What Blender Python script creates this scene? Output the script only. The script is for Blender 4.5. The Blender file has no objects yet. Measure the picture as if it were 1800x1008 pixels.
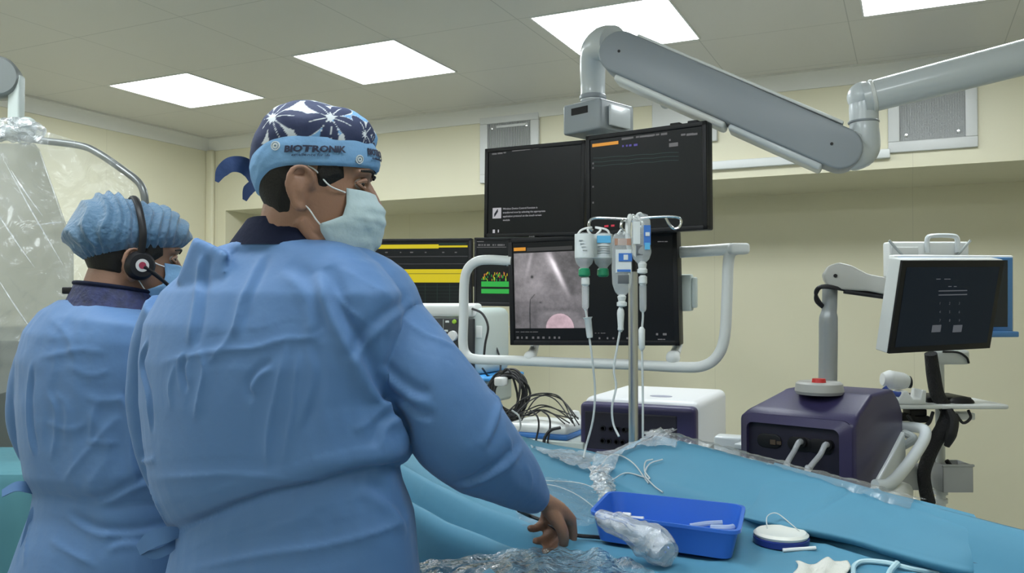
import bpy, bmesh, math, random
import numpy as np
from mathutils import Vector, Matrix, noise
from mathutils.bvhtree import BVHTree
random.seed(7)
S = bpy.context.scene
COL = S.collection
# ------------------------------------------------------------------ camera
F = 1473.0                                   # focal length in pixels of an 1800 x 1008 frame
H = 1.4
YAW = math.radians(25.4); PIT = math.atan(31 / 1473.0)
cd = bpy.data.cameras.new('camera'); cam = bpy.data.objects.new('camera', cd); COL.objects.link(cam)
cd.sensor_width = 36; cd.lens = 36 * F / 1800; cd.clip_start = .05
cam.location = (0, 0, H); cam.rotation_euler = (math.pi / 2 + PIT, 0, YAW)
S.camera = cam
FW = Vector((-math.sin(YAW) * math.cos(PIT), math.cos(YAW) * math.cos(PIT), math.sin(PIT)))
RT = Vector((math.cos(YAW), math.sin(YAW), 0)); UP = RT.cross(FW)
FWH = Vector((-math.sin(YAW), math.cos(YAW), 0)); Z = Vector((0, 0, 1)); X = Vector((1, 0, 0)); Y = Vector((0, 1, 0))
CAM = Vector((0, 0, H))
# ------------------------------------------------------------------ world and exposure
S.view_settings.view_transform = 'Standard'; S.view_settings.look = 'None'
S.view_settings.exposure = 0.90; S.view_settings.gamma = 1.0; S.view_settings.use_curve_mapping = False
w = bpy.data.worlds.new('world'); S.world = w; w.use_nodes = True
w.node_tree.nodes['Background'].inputs[0].default_value = (.5, .55, .6, 1)
w.node_tree.nodes['Background'].inputs[1].default_value = .05
LAMP = 9.0                                   # emission of the ceiling panels

def ray(u, v): return FW + RT * ((u - 900) / F) + UP * ((504 - v) / F)
def P(u, v, d): return CAM + ray(u, v) * d
def onz(u, v, z): r = ray(u, v); return CAM + r * ((z - H) / r.z)
def ony(u, v, y): r = ray(u, v); return CAM + r * (y / r.y)

# ------------------------------------------------------------------ materials
MATS = {}
def mat(name, col=(.5, .5, .5), rough=.5, metal=0, spec=.5, bump=None, alpha=1, emit=None, es=1, sheen=0, trans=0, attr=False, var=None, coat=0):
    if name in MATS: return MATS[name]
    m = bpy.data.materials.new(name); m.use_nodes = True; nt = m.node_tree; b = nt.nodes['Principled BSDF']
    b.inputs['Base Color'].default_value = (*col, 1); b.inputs['Roughness'].default_value = rough
    b.inputs['Metallic'].default_value = metal; b.inputs['Specular IOR Level'].default_value = spec
    b.inputs['Alpha'].default_value = alpha; b.inputs['Sheen Weight'].default_value = sheen
    b.inputs['Transmission Weight'].default_value = trans; b.inputs['Coat Weight'].default_value = coat
    if emit: b.inputs['Emission Color'].default_value = (*emit, 1); b.inputs['Emission Strength'].default_value = es
    if attr:
        a = nt.nodes.new('ShaderNodeAttribute'); a.attribute_name = 'Col'
        nt.links.new(a.outputs['Color'], b.inputs['Emission Color' if attr == 'emit' else 'Base Color'])
        if attr == 'emit': b.inputs['Emission Strength'].default_value = es
    tc = nt.nodes.new('ShaderNodeTexCoord')
    if var:
        sc, amt = var; n = nt.nodes.new('ShaderNodeTexNoise'); n.inputs['Scale'].default_value = sc; n.inputs['Detail'].default_value = 4
        nt.links.new(tc.outputs['Object'], n.inputs['Vector'])
        mx = nt.nodes.new('ShaderNodeMix'); mx.data_type = 'RGBA'
        mx.inputs['A'].default_value = (*[c * (1 - amt) for c in col], 1); mx.inputs['B'].default_value = (*[min(1, c * (1 + amt)) for c in col], 1)
        nt.links.new(n.outputs['Fac'], mx.inputs['Factor']); nt.links.new(mx.outputs['Result'], b.inputs['Base Color'])
    if bump:
        prev = None
        for sc, st in (bump if isinstance(bump, list) else [bump]):
            n = nt.nodes.new('ShaderNodeTexNoise'); n.inputs['Scale'].default_value = sc; n.inputs['Detail'].default_value = 3
            nt.links.new(tc.outputs['Object'], n.inputs['Vector'])
            bp = nt.nodes.new('ShaderNodeBump'); bp.inputs['Strength'].default_value = st; bp.inputs['Distance'].default_value = .01
            nt.links.new(n.outputs['Fac'], bp.inputs['Height'])
            if prev: nt.links.new(prev.outputs['Normal'], bp.inputs['Normal'])
            prev = bp
        nt.links.new(prev.outputs['Normal'], b.inputs['Normal'])
    MATS[name] = m; return m

def joint_mat(name, col, jcol, periods, offsets, width, rough=.5, bump=(3, .02), spec=.5):
    """flat panels with thin joints, in object coordinates of an object whose origin is the world origin"""
    m = mat(name, col, rough, spec=spec, bump=bump, var=(.6, .03)); nt = m.node_tree; b = nt.nodes['Principled BSDF']
    tc = nt.nodes.new('ShaderNodeTexCoord'); sp = nt.nodes.new('ShaderNodeSeparateXYZ'); nt.links.new(tc.outputs['Object'], sp.inputs[0])
    tot = None
    for ax in range(3):
        if not periods[ax]: continue
        a = nt.nodes.new('ShaderNodeMath'); a.operation = 'SUBTRACT'; a.inputs[1].default_value = offsets[ax]; nt.links.new(sp.outputs[ax], a.inputs[0])
        p = nt.nodes.new('ShaderNodeMath'); p.operation = 'PINGPONG'; p.inputs[1].default_value = periods[ax] / 2; nt.links.new(a.outputs[0], p.inputs[0])
        l = nt.nodes.new('ShaderNodeMath'); l.operation = 'LESS_THAN'; l.inputs[1].default_value = width; nt.links.new(p.outputs[0], l.inputs[0])
        if tot:
            k = nt.nodes.new('ShaderNodeMath'); k.operation = 'MAXIMUM'; nt.links.new(tot.outputs[0], k.inputs[0]); nt.links.new(l.outputs[0], k.inputs[1]); tot = k
        else: tot = l
    src = b.inputs['Base Color'].links[0].from_socket
    mx = nt.nodes.new('ShaderNodeMix'); mx.data_type = 'RGBA'; mx.inputs['B'].default_value = (*jcol, 1)
    nt.links.new(src, mx.inputs['A']); nt.links.new(tot.outputs[0], mx.inputs['Factor']); nt.links.new(mx.outputs['Result'], b.inputs['Base Color'])
    return m

def plastic(name, haze=.06, rough=.12, scale=14, gloss=.35, col=(.9, .95, 1)):
    """thin clear crinkled film: mostly see-through, glossy at creases, a little milky"""
    m = bpy.data.materials.new(name); m.use_nodes = True; nt = m.node_tree; nt.nodes.clear(); N = nt.nodes.new; L = nt.links.new
    out = N('ShaderNodeOutputMaterial'); tc = N('ShaderNodeTexCoord')
    no = N('ShaderNodeTexNoise'); no.inputs['Scale'].default_value = scale; no.inputs['Detail'].default_value = 5; no.inputs['Distortion'].default_value = 1.2
    L(tc.outputs['Object'], no.inputs['Vector'])
    bp = N('ShaderNodeBump'); bp.inputs['Strength'].default_value = .9; bp.inputs['Distance'].default_value = .02; L(no.outputs['Fac'], bp.inputs['Height'])
    tr = N('ShaderNodeBsdfTransparent'); tr.inputs[0].default_value = (.96, .97, .98, 1)
    gl = N('ShaderNodeBsdfGlossy'); gl.inputs['Roughness'].default_value = rough; L(bp.outputs['Normal'], gl.inputs['Normal'])
    df = N('ShaderNodeBsdfDiffuse'); df.inputs[0].default_value = (*col, 1); L(bp.outputs['Normal'], df.inputs['Normal'])
    fr = N('ShaderNodeFresnel'); fr.inputs['IOR'].default_value = 1.5; L(bp.outputs['Normal'], fr.inputs['Normal'])
    mr = N('ShaderNodeMath'); mr.operation = 'MULTIPLY_ADD'; mr.inputs[1].default_value = gloss * 2; mr.inputs[2].default_value = .04; mr.use_clamp = True; L(fr.outputs[0], mr.inputs[0])
    m1 = N('ShaderNodeMixShader'); m1.inputs[0].default_value = haze; L(tr.outputs[0], m1.inputs[1]); L(df.outputs[0], m1.inputs[2])
    m2 = N('ShaderNodeMixShader'); L(mr.outputs[0], m2.inputs[0]); L(m1.outputs[0], m2.inputs[1]); L(gl.outputs[0], m2.inputs[2])
    L(m2.outputs[0], out.inputs[0]); return m

WHITE = mat('white_plastic', (.72, .74, .73), .35)
ENAMEL = mat('white_enamel', (.60, .64, .66), .28, coat=.3)
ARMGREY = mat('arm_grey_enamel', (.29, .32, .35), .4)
BLACK = mat('black_plastic', (.009, .009, .011), .45, spec=.3)
RUBBER = mat('black_cable_rubber', (.01, .01, .012), .5)
SCREEN = mat('screen_glass', (.006, .007, .008), .3, spec=.22, emit=(.5, .55, .6), es=.003)
STEEL = mat('brushed_steel', (.55, .56, .57), .3, metal=1)
CHROME = mat('polished_steel', (.75, .76, .77), .15, metal=1)
GREY = mat('grey_plastic', (.33, .36, .36), .45)
PALE = mat('pale_grey_green_plastic', (.50, .56, .54), .45)
PURPLE = mat('dark_purple_plastic', (.036, .030, .092), .4, bump=(300, .04))
DARKPURPLE = mat('recess_dark_plastic', (.012, .010, .025), .5)
SKIN = mat('skin', (.27, .145, .095), .5, bump=(220, .08), var=(12, .12))
SKIN2 = mat('skin_tan', (.24, .13, .085), .5, bump=(220, .08), var=(12, .12))
HAIR = mat('black_hair', (.010, .009, .008), .6, spec=.3, bump=(260, .2))
GOWN = mat('blue_gown_fabric', (.076, .170, .355), .62, spec=.3, sheen=.10, bump=[(900, .05), (30, .10)], var=(3, .05))
GOWN2 = mat('blue_gown_fabric_darker', (.075, .165, .34), .62, spec=.3, sheen=.10, bump=[(900, .05), (30, .12)], var=(3, .05))  # slightly darker blue for the left man's gown
DRAPE = mat('turquoise_drape_paper', (.080, .245, .36), .6, spec=.35, bump=[(1200, .04), (9, .25)], var=(4, .05))
NAVY = mat('navy_lead_fabric', (.006, .009, .026), .85, spec=.15, bump=(90, .15))
CLEAR = plastic('clear_film', haze=.05, gloss=.16, rough=.2)
MILKY = plastic('milky_film', haze=.26, scale=30, gloss=.26, rough=.2)
THIN = plastic('thin_cover_film', haze=.10, rough=.2, scale=6, gloss=.25, col=(.8, .84, .82))
TUBE = mat('clear_tubing', (.62, .66, .66), .2, alpha=.75)

# ------------------------------------------------------------------ mesh builder
def catmull(pts, k=6):
    pts = [Vector(p) for p in pts]
    if len(pts) < 3: return pts
    q = [pts[0] * 2 - pts[1]] + pts + [pts[-1] * 2 - pts[-2]]; out = []
    for i in range(1, len(q) - 2):
        a, b, c, d = q[i - 1:i + 3]
        for j in range(k):
            t = j / k
            out.append(.5 * ((2 * b) + (c - a) * t + (2 * a - 5 * b + 4 * c - d) * t * t + (3 * b - a - 3 * c + d) * t ** 3))
    out.append(pts[-1]); return out

class MB:
    def __init__(s): s.v = []; s.f = []; s.m = []
    def add(s, vs, fs, mi=0):
        n = len(s.v); s.v += [Vector(v) for v in vs]; s.f += [tuple(i + n for i in f) for f in fs]; s.m += [mi] * len(fs); return s
    def bm(s, b, mi=0):
        b.verts.index_update(); s.add([v.co.copy() for v in b.verts], [[v.index for v in f.verts] for f in b.faces], mi); b.free(); return s
    def box(s, lo, hi, fr=None, r=0, seg=3, mi=0):
        b = bmesh.new(); lo = Vector(lo); hi = Vector(hi)
        bmesh.ops.create_cube(b, size=1, matrix=Matrix.Translation((lo + hi) / 2) @ Matrix.Diagonal((*(hi - lo), 1)))
        if r: bmesh.ops.bevel(b, geom=list(b.edges), offset=r, segments=seg, affect='EDGES', profile=.5, clamp_overlap=True)
        if fr:
            for v in b.verts: v.co = fr(*v.co)
        return s.bm(b, mi)
    def tube(s, pts, r, n=10, k=6, mi=0, flat=None, cap=True):
        """flat=(vector, factor): squash the section along that vector"""
        src = [Vector(p) for p in pts]; path = catmull(src, k) if k > 1 else src
        if isinstance(r, (int, float)): rr = [r] * len(path)
        else:
            xs = np.linspace(0, 1, len(r)); rr = list(np.interp(np.linspace(0, 1, len(path)), xs, r))
        vs = []; fs = []; up = None
        for i, p in enumerate(path):
            t = (path[min(i + 1, len(path) - 1)] - path[max(i - 1, 0)])
            if t.length < 1e-9: t = Vector((0, 0, 1))
            t.normalize()
            if up is None:
                up = t.cross(Z if abs(t.z) < .9 else X).normalized()
            up = (up - t * up.dot(t)); up.normalize(); sd = t.cross(up)
            for j in range(n):
                a = 2 * math.pi * j / n; o = (up * math.cos(a) + sd * math.sin(a)) * rr[i]
                if flat: fv, ff = flat; o -= fv * (o.dot(fv) * (1 - ff))
                vs.append(p + o)
        for i in range(len(path) - 1):
            for j in range(n):
                a = i * n + j; b = i * n + (j + 1) % n; fs.append((a, b, b + n, a + n))
        if cap:
            fs.append(tuple(range(n - 1, -1, -1))); m = (len(path) - 1) * n; fs.append(tuple(range(m, m + n)))
        return s.add(vs, fs, mi)
    def rings(s, rings, mi=0, cap=True):
        n = len(rings[0]); vs = [v for r in rings for v in r]; fs = []
        for i in range(len(rings) - 1):
            for j in range(n):
                a = i * n + j; b = i * n + (j + 1) % n; fs.append((a, b, b + n, a + n))
        if cap:
            fs.append(tuple(range(n - 1, -1, -1))); m = (len(rings) - 1) * n; fs.append(tuple(range(m, m + n)))
        return s.add(vs, fs, mi)
    def lathe(s, prof, c, axis=Z, n=24, mi=0):
        c = Vector(c); axis = Vector(axis).normalized(); u = axis.cross(X if abs(axis.x) < .9 else Y).normalized(); w_ = axis.cross(u)
        return s.rings([[c + axis * z + (u * math.cos(2 * math.pi * j / n) + w_ * math.sin(2 * math.pi * j / n)) * max(r, 1e-5) for j in range(n)] for r, z in prof], mi)
    def sphere(s, c, r, sc=(1, 1, 1), mi=0, seg=16, fr=None):
        b = bmesh.new(); bmesh.ops.create_uvsphere(b, u_segments=seg, v_segments=seg * 2 // 3, radius=r)
        for v in b.verts:
            q = Vector((v.co.x * sc[0], v.co.y * sc[1], v.co.z * sc[2])); v.co = (fr(*q, dirn=True) if fr else q) + Vector(c)
        return s.bm(b, mi)
    def prism(s, poly, fr, d0, d1, r=0, mi=0):
        """poly in the frame's x-z plane, extruded along its y from d0 to d1"""
        b = bmesh.new(); vs = [b.verts.new((x, d0, z)) for x, z in poly]; f = b.faces.new(vs)
        e = bmesh.ops.extrude_face_region(b, geom=[f]); bmesh.ops.translate(b, vec=(0, d1 - d0, 0), verts=[q for q in e['geom'] if isinstance(q, bmesh.types.BMVert)])
        bmesh.ops.recalc_face_normals(b, faces=list(b.faces))
        if r: bmesh.ops.bevel(b, geom=list(b.edges), offset=r, segments=3, affect='EDGES', profile=.5, clamp_overlap=True)
        for v in b.verts: v.co = fr(*v.co)
        return s.bm(b, mi)
    def quad(s, a, b, c, d, mi=0): return s.add([a, b, c, d], [(0, 1, 2, 3)], mi)

def frame(o, ex=X, ey=Y, ez=Z):
    o = Vector(o); ex = Vector(ex).normalized(); ey = Vector(ey).normalized(); ez = Vector(ez).normalized()
    def fr(x, y, z, dirn=False):
        q = ex * x + ey * y + ez * z
        return q if dirn else q + o
    fr.o, fr.ex, fr.ey, fr.ez = o, ex, ey, ez
    return fr

def tag(o, label=None, cat=None, group=None, kind=None):
    if label: o['label'] = label
    if cat: o['category'] = cat
    if group: o['group'] = group
    if kind: o['kind'] = kind
    return o
def thing(name, loc, label, cat, group=None):
    o = bpy.data.objects.new(name, None); COL.objects.link(o); o.location = loc; o.empty_display_size = .05
    return tag(o, label, cat, group)
def origin(o):
    p = Vector((0, 0, 0))
    while o: p += o.location; o = o.parent
    return p
def obj(name, mb, mats, parent=None, loc=None, sharp=35, recalc=True, cols=None, flatshade=False, mesh=None):
    """links a mesh given in world coordinates; origin at loc (own) or at the parent's origin"""
    me = mesh
    o0 = origin(parent) if parent else Vector(loc if loc is not None else (0, 0, 0))
    if me is None:
        me = bpy.data.meshes.new(name); me.from_pydata([tuple(v - o0) for v in mb.v], [], mb.f)
        me.polygons.foreach_set('material_index', mb.m)
    else: me.transform(Matrix.Translation(-o0))
    if recalc and mesh is None:
        b = bmesh.new(); b.from_mesh(me); bmesh.ops.recalc_face_normals(b, faces=b.faces); b.to_mesh(me); b.free()
    for m in (mats if isinstance(mats, (list, tuple)) else [mats]): me.materials.append(m)
    if not flatshade:
        me.polygons.foreach_set('use_smooth', [True] * len(me.polygons)); me.set_sharp_from_angle(angle=math.radians(sharp))
    if cols is not None:
        at = me.color_attributes.new('Col', 'FLOAT_COLOR', 'POINT')
        at.data.foreach_set('color', np.array(cols, dtype=np.float32).ravel())
    me.update()
    o = bpy.data.objects.new(name, me); COL.objects.link(o)
    if parent: o.parent = parent
    else: o.location = o0
    return o
def struct(name, mb, m, **k): return tag(obj(name, mb, m, **k), kind='structure')
def solid(name, mb, mats, label, cat, group=None, loc=None, **k):
    if loc is None:
        a = np.array([tuple(v) for v in mb.v]); loc = Vector(((a[:, 0].min() + a[:, 0].max()) / 2, (a[:, 1].min() + a[:, 1].max()) / 2, a[:, 2].min()))
    return tag(obj(name, mb, mats, loc=loc, **k), label, cat, group)
def remeshed(mb, voxel, smooth=3, name='m'):
    me = bpy.data.meshes.new(name); me.from_pydata([tuple(v) for v in mb.v], [], mb.f)
    b = bmesh.new(); b.from_mesh(me); bmesh.ops.recalc_face_normals(b, faces=b.faces); b.to_mesh(me); b.free()
    o = bpy.data.objects.new(name, me); COL.objects.link(o)
    r = o.modifiers.new('r', 'REMESH'); r.mode = 'VOXEL'; r.voxel_size = voxel
    if smooth: q = o.modifiers.new('s', 'SMOOTH'); q.factor = .5; q.iterations = smooth
    dg = bpy.context.evaluated_depsgraph_get(); out = bpy.data.meshes.new_from_object(o.evaluated_get(dg))
    bpy.data.objects.remove(o); bpy.data.meshes.remove(me); out.materials.clear(); return out
def text_mb(body, size, fr, mb=None, mi=0, extrude=.0004, align='LEFT', bold=0):
    c = bpy.data.curves.new('t', 'FONT'); c.body = body; c.size = size; c.extrude = extrude; c.align_x = align; c.offset = bold; c.resolution_u = 2
    o = bpy.data.objects.new('t', c); COL.objects.link(o); dg = bpy.context.evaluated_depsgraph_get()
    me = bpy.data.meshes.new_from_object(o.evaluated_get(dg)); mb = mb or MB()
    mb.add([fr(v.co.x, v.co.z, v.co.y) for v in me.vertices], [tuple(p.vertices) for p in me.polygons], mi)
    bpy.data.objects.remove(o); bpy.data.curves.remove(c); bpy.data.meshes.remove(me); return mb
# ================================================================== THE ROOM
CE = 2.65; YB = 4.77; YL = 5.6; XL = -4.83; XR = 2.3; YF = -3.2; ZS = 2.106
WALLC = (.76, .72, .54); JOINT = (.66, .62, .46)
M_WALL = joint_mat('cream_wall_panels', WALLC, JOINT, (1.19, 1.19, 0), (.02, .3, 0), .0015, rough=.42, spec=.4)
M_CEIL = joint_mat('ceiling_tiles', (.72, .70, .65), (.50, .49, .45), (.655, .655, 0), (-2.855, 2.65, 0), .002, rough=.45)
M_FLOOR = joint_mat('floor_vinyl', (.30, .33, .33), (.2, .22, .22), (2, 2, 0), (0, 0, 0), .002, rough=.3)
M_CORN = mat('cornice_white', (.78, .77, .72), .5)
struct('floor', MB().box((XL, YF, -.1), (XR, YL, 0)), M_FLOOR)
struct('ceiling', MB().box((XL, YF, CE), (XR, YL, CE + .1)), M_CEIL)
struct('wall_left', MB().box((XL - .1, YF, 0), (XL, YL, CE)), M_WALL)
struct('wall_right', MB().box((XR, YF, 0), (XR + .1, YL, CE)), M_WALL)
struct('wall_front', MB().box((XL, YF - .1, 0), (XR, YF, CE)), M_WALL)
struct('wall_back', MB().box((XL, YL, 0), (XR, YL + .1, CE)), M_WALL)
xp = ony(396, 450, YB).x
struct('wall_back_bulkhead', MB().box((XL, YB, ZS), (XR, YL, CE)), M_WALL)
struct('wall_back_pier', MB().box((XL, YB, 0), (xp, YL, ZS)), M_WALL)
# cornice: a small cove along each wall top, and the chamfered corner strip
def cove(a, b, inward, name):
    a = Vector(a); b = Vector(b); fr = frame(a, inward, (b - a), Z); L = (b - a).length
    prof = [(0, 0), (0, -.085), (.012, -.085), (.02, -.06), (.045, -.03), (.07, -.014), (.085, -.012), (.085, 0)]
    struct(name, MB().prism([(x, z) for x, z in prof], fr, 0, L), M_CORN)
cove((XL, YB, CE), (XR, YB, CE), -Y, 'trim_1')
cove((XL, YF, CE), (XL, YB, CE), X, 'trim_2')
cove((XR, YF, CE), (XR, YB, CE), -X, 'trim_3')
c0 = ony(357, 400, YB).x
mb = MB(); mb.box((XL, YB - .035, 0), (XL + .07, YB, CE - .08), r=.012); struct('trim_4', mb, M_WALL)
struct('baseboard_back', MB().box((XL, YL - .02, 0), (XR, YL, .1)), M_CORN)
struct('baseboard_left', MB().box((XL, YF, 0), (XL + .02, YB, .1)), M_CORN)

# ceiling light panels
M_LAMP = mat('light_panel_diffuser', (.9, .9, .9), .5, emit=(.90, .97, 1.0), es=LAMP)
M_LFRAME = mat('light_panel_frame', (.8, .8, .78), .4)
lamp_l = {(0, 0): 'ceiling light panel furthest left in the photo, above the man in the bouffant cap',
          (1, 0): 'ceiling light panel above the man in the printed surgical cap, second from the left',
          (2, 0): 'large bright ceiling light panel behind the bend of the monitor boom arm',
          (3, 0): 'ceiling light panel cut off by the top edge of the photo, at the right'}
for j, yc in enumerate((3.605, .985, -1.635)):
    for i, xc in enumerate((-3.81, -2.487, -1.18, .13)):
        t = thing('ceiling_light', (xc, yc, CE), lamp_l.get((i, j), 'recessed square ceiling light panel behind the camera, outside the photo'), 'ceiling light', 'recessed ceiling light panels')
        g = .297; m = MB()
        for lo, hi in (((-g - .008, -g - .008), (g + .008, -g)), ((-g - .008, g), (g + .008, g + .008)), ((-g - .008, -g), (-g, g)), ((g, -g), (g + .008, g))):
            m.box((xc + lo[0], yc + lo[1], CE - .006), (xc + hi[0], yc + hi[1], CE + .002))
        obj('frame', m, M_LFRAME, t); obj('diffuser', MB().box((xc - g, yc - g, CE - .003), (xc + g, yc + g, CE + .002)), M_LAMP, t)

# wall vents and wall box on the bulkhead
M_VF = mat('vent_frame_white', (.66, .67, .66), .4); M_VG = mat('vent_grille_grey', (.48, .49, .49), .5, bump=(220, .6))
def vent(px, label, louvre):
    a, b = [ony(u, v, YB) for u, v in px]; x0, x1 = a.x, b.x; z1, z0 = a.z, b.z
    t = thing('wall_vent', ((x0 + x1) / 2, YB, z0), label, 'air vent', 'square air vents on the bulkhead')
    b_ = .055; m = MB()
    for lo, hi in (((x0, z0), (x1, z0 + b_)), ((x0, z1 - b_), (x1, z1)), ((x0, z0 + b_), (x0 + b_, z1 - b_)), ((x1 - b_, z0 + b_), (x1, z1 - b_))):
        m.box((lo[0], YB - .022, lo[1]), (hi[0], YB + .002, hi[1]), r=.004)
    obj('frame', m, M_VF, t)
    g = MB().box((x0 + b_, YB - .006, z0 + b_), (x1 - b_, YB + .002, z1 - b_)); n = 26
    for k in range(n):
        x = x0 + b_ + (x1 - x0 - 2 * b_) * (k + .5) / n
        g.box((x - .0025, YB - .012, z0 + b_), (x + .0025, YB - .006, z1 - b_))
    obj('grille', g, M_VG, t)
    if louvre: obj('slat', MB().box((x0 + b_ + .06, YB - .016, z1 - b_ - .03), (x1 - b_ - .02, YB - .011, z1 - b_ - .015)), M_VF, t)
    for x in (x0 + .085, x1 - .085):
        for z in (z0 + .085, z1 - .085): obj('screw', MB().lathe([(0, 0), (.008, 0), (.008, .004), (0, .005)], (x, YB - .014, z), -Y, 10), CHROME, t)
vent([(846, 206), (949, 316)], 'square white-framed air vent on the cream bulkhead, half hidden behind the left upper monitor', True)
vent([(1560, 121), (1719, 259)], 'square white-framed air vent on the cream bulkhead behind the right boom arm', False)
a = ony(1148, 163, YB); b = ony(1262, 218, YB)
t = thing('wall_box', ((a.x + b.x) / 2, YB, b.z), 'flat white wall box with a round speaker, above the right upper monitor', 'wall box')
obj('panel', MB().box((a.x, YB - .03, b.z - .1), (b.x, YB + .002, a.z), r=.006), M_VF, t)
q = ony(1171, 181, YB - .03)
obj('speaker', MB().lathe([(0, .001), (.035, .001), (.035, .005), (.028, .006), (.0, .004)], q, -Y, 20), GREY, t)
a = ony(1243, 290, YB)
solid('cable_trunking', MB().box((a.x - .55, YB - .035, a.z - .035), (a.x + .95, YB + .002, a.z + .012), r=.004), WHITE, 'long white cable trunking strip low on the cream bulkhead, right of the monitors', 'trunking')

# ================================================================== OPERATING TABLE AND DRAPE
TA = Vector((.75, -.66, 0)).normalized(); TN = Vector((-TA.y, TA.x, 0))
def ST(s, t, z): return TA * s + TN * t + Z * z
def ss(x): x = max(0, min(1, x)); return x * x * (3 - 2 * x)
T0 = .60; T1 = 1.245
def T0f(s): return float(np.interp(s, [-2.9, -2.0, -1.7, -1.42, -1.28, -.3], [.53, .54, .57, .63, .47, .42]))
def tb(s):                        # where the raised far fold starts
    return 1.08 + .11 * ss((s + 1.5) / .32)
def top_h(s, t):
    ridge = ss((s + 2.15) / .25)                      # the raised far edge starts at the drip stand
    wd_ = max(.035, T1 - .01 - tb(s)); z = .95 + ridge * (.035 * ss((t - tb(s)) / .018) + .065 * ss((t - tb(s)) / wd_))
    # loose long folds
    z += .006 * noise.noise(Vector((s * 2.2, t * 5, 3))) + .003 * noise.noise(Vector((s * 6, t * 11, 9)))
    z += .012 * math.exp(-((t - tb(s) + .045 + .01 * math.sin(s * 9)) / .018) ** 2) * ridge * ss((s + 1.35) / .2)
    z += .004 * math.exp(-((s + 1.3 - .1 * t) / .006) ** 2) + .003 * math.exp(-((t - .93) / .005) ** 2) * ss((s + 1.3) / .1)
    e = t - T0f(s); k = ss((-s - 1.36) / .1)             # pleats along the near edge, in front of the men
    z -= k * (.085 * math.exp(-((e - .048) / .020) ** 2) + .015 * ss((.09 - e) / .02) - .012 * math.exp(-abs(e - .098) / .012) - .010 * math.exp(-abs(e - .006) / .010))
    # the surface sags towards the far left and lifts over the patient at the left
    z -= .03 * ss((-s - 2.2) / .5) * ss((t - .8) / .3)
    return z
def drape_pt(s, q):
    """q runs across: <0 hangs on the near side, 0..1 the top, >1 hangs on the far side"""
    if q < 0:
        d = -q; fold = math.sin(s * 9 + 1.3 * noise.noise(Vector((s * 2, d * 3, 1)))) * min(1, d * 4)
        t = T0f(s) - .012 * ss(d * 30) - .03 * fold * min(1, d * 3) - .02 * d
        return ST(s, t, top_h(s, T0f(s)) - d * .78)
    if q > 1:
        d = q - 1; fold = math.sin(s * 11 + 2 * noise.noise(Vector((s * 3, 5, 1))))
        return ST(s, T1 + .018 * ss(d * 14) + .02 * fold * min(1, d * 3), top_h(s, T1) - d * .8)
    t = T0f(s) + (T1 - T0f(s)) * q
    return ST(s, t, top_h(s, t))
def sheet(fn, us, vs_, mb=None, mi=0):
    mb = mb or MB(); V_ = [fn(u, v) for v in vs_ for u in us]; n = len(us)
    return mb.add(V_, [(i * n + j, i * n + j + 1, (i + 1) * n + j + 1, (i + 1) * n + j) for i in range(len(vs_) - 1) for j in range(n - 1)], mi)
us = list(np.arange(-2.9, -.35, .014)); qs = list(np.linspace(-1, 0, 40)) + list(np.linspace(.012, 1, 80)) + list(np.linspace(1.012, 2, 36))
base = TA * -1.6 + TN * .9
tbl = thing('operating_table', ST(-1.8, .9, 0), 'turquoise paper-draped operating table running diagonally in front of the two men', 'operating table')
obj('drape', sheet(drape_pt, us, qs), DRAPE, tbl, sharp=80)
ft = frame(Vector((0, 0, 0)), TA, TN, Z)
obj('table_top', MB().box((-2.85, T0 + .05, .79), (-.45, T1 - .06, .835), ft, r=.02), GREY, tbl)
obj('pedestal', MB().box((-2.3, .8, .06), (-1.8, 1.05, .80), ft, r=.04), ENAMEL, tbl)
obj('base', MB().box((-2.6, .7, 0), (-1.4, 1.12, .07), ft, r=.02), GREY, tbl)
# folded upper layer of the drape at the right, its edge standing off the sheet below
E_ = catmull([onz(u, v, z) for u, v, z in ((1296, 902, .968), (1330, 908, .978), (1400, 920, .984), (1490, 938, .984), (1560, 958, .986), (1640, 980, .986), (1710, 996, .984), (1752, 999, .976))], 10)
def over_fn(u, v):
    x = u * (len(E_) - 1); i = min(int(x), len(E_) - 2); e = E_[i].lerp(E_[i + 1], x - i); s = e.dot(TA) - .04 * (1 - v)
    r = ST(s, T1 + .004, top_h(s, T1) + .003)
    if v > .8:
        k = (v - .8) / .2; p = e.lerp(r, .0) + TN * (.05 * k * k + .012 * math.sin(k * math.pi) * -1) - Z * (.004 + (e.z - .955 - .004) * ss(k)); return p
    k = v / .8; p = r.lerp(e, k); return p + Z * (.010 * math.sin(math.pi * k) + .008 * math.sin(math.pi * k) * noise.noise(Vector((s * 7, k * 3, 2))) - .006 * math.exp(-((s + 1.22 + .05 * k) / .008) ** 2) * math.sin(math.pi * k))
obj('folded_layer', sheet(over_fn, list(np.linspace(0, 1, 120)), list(np.linspace(0, 1, 50))), DRAPE, tbl, sharp=80)

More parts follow.
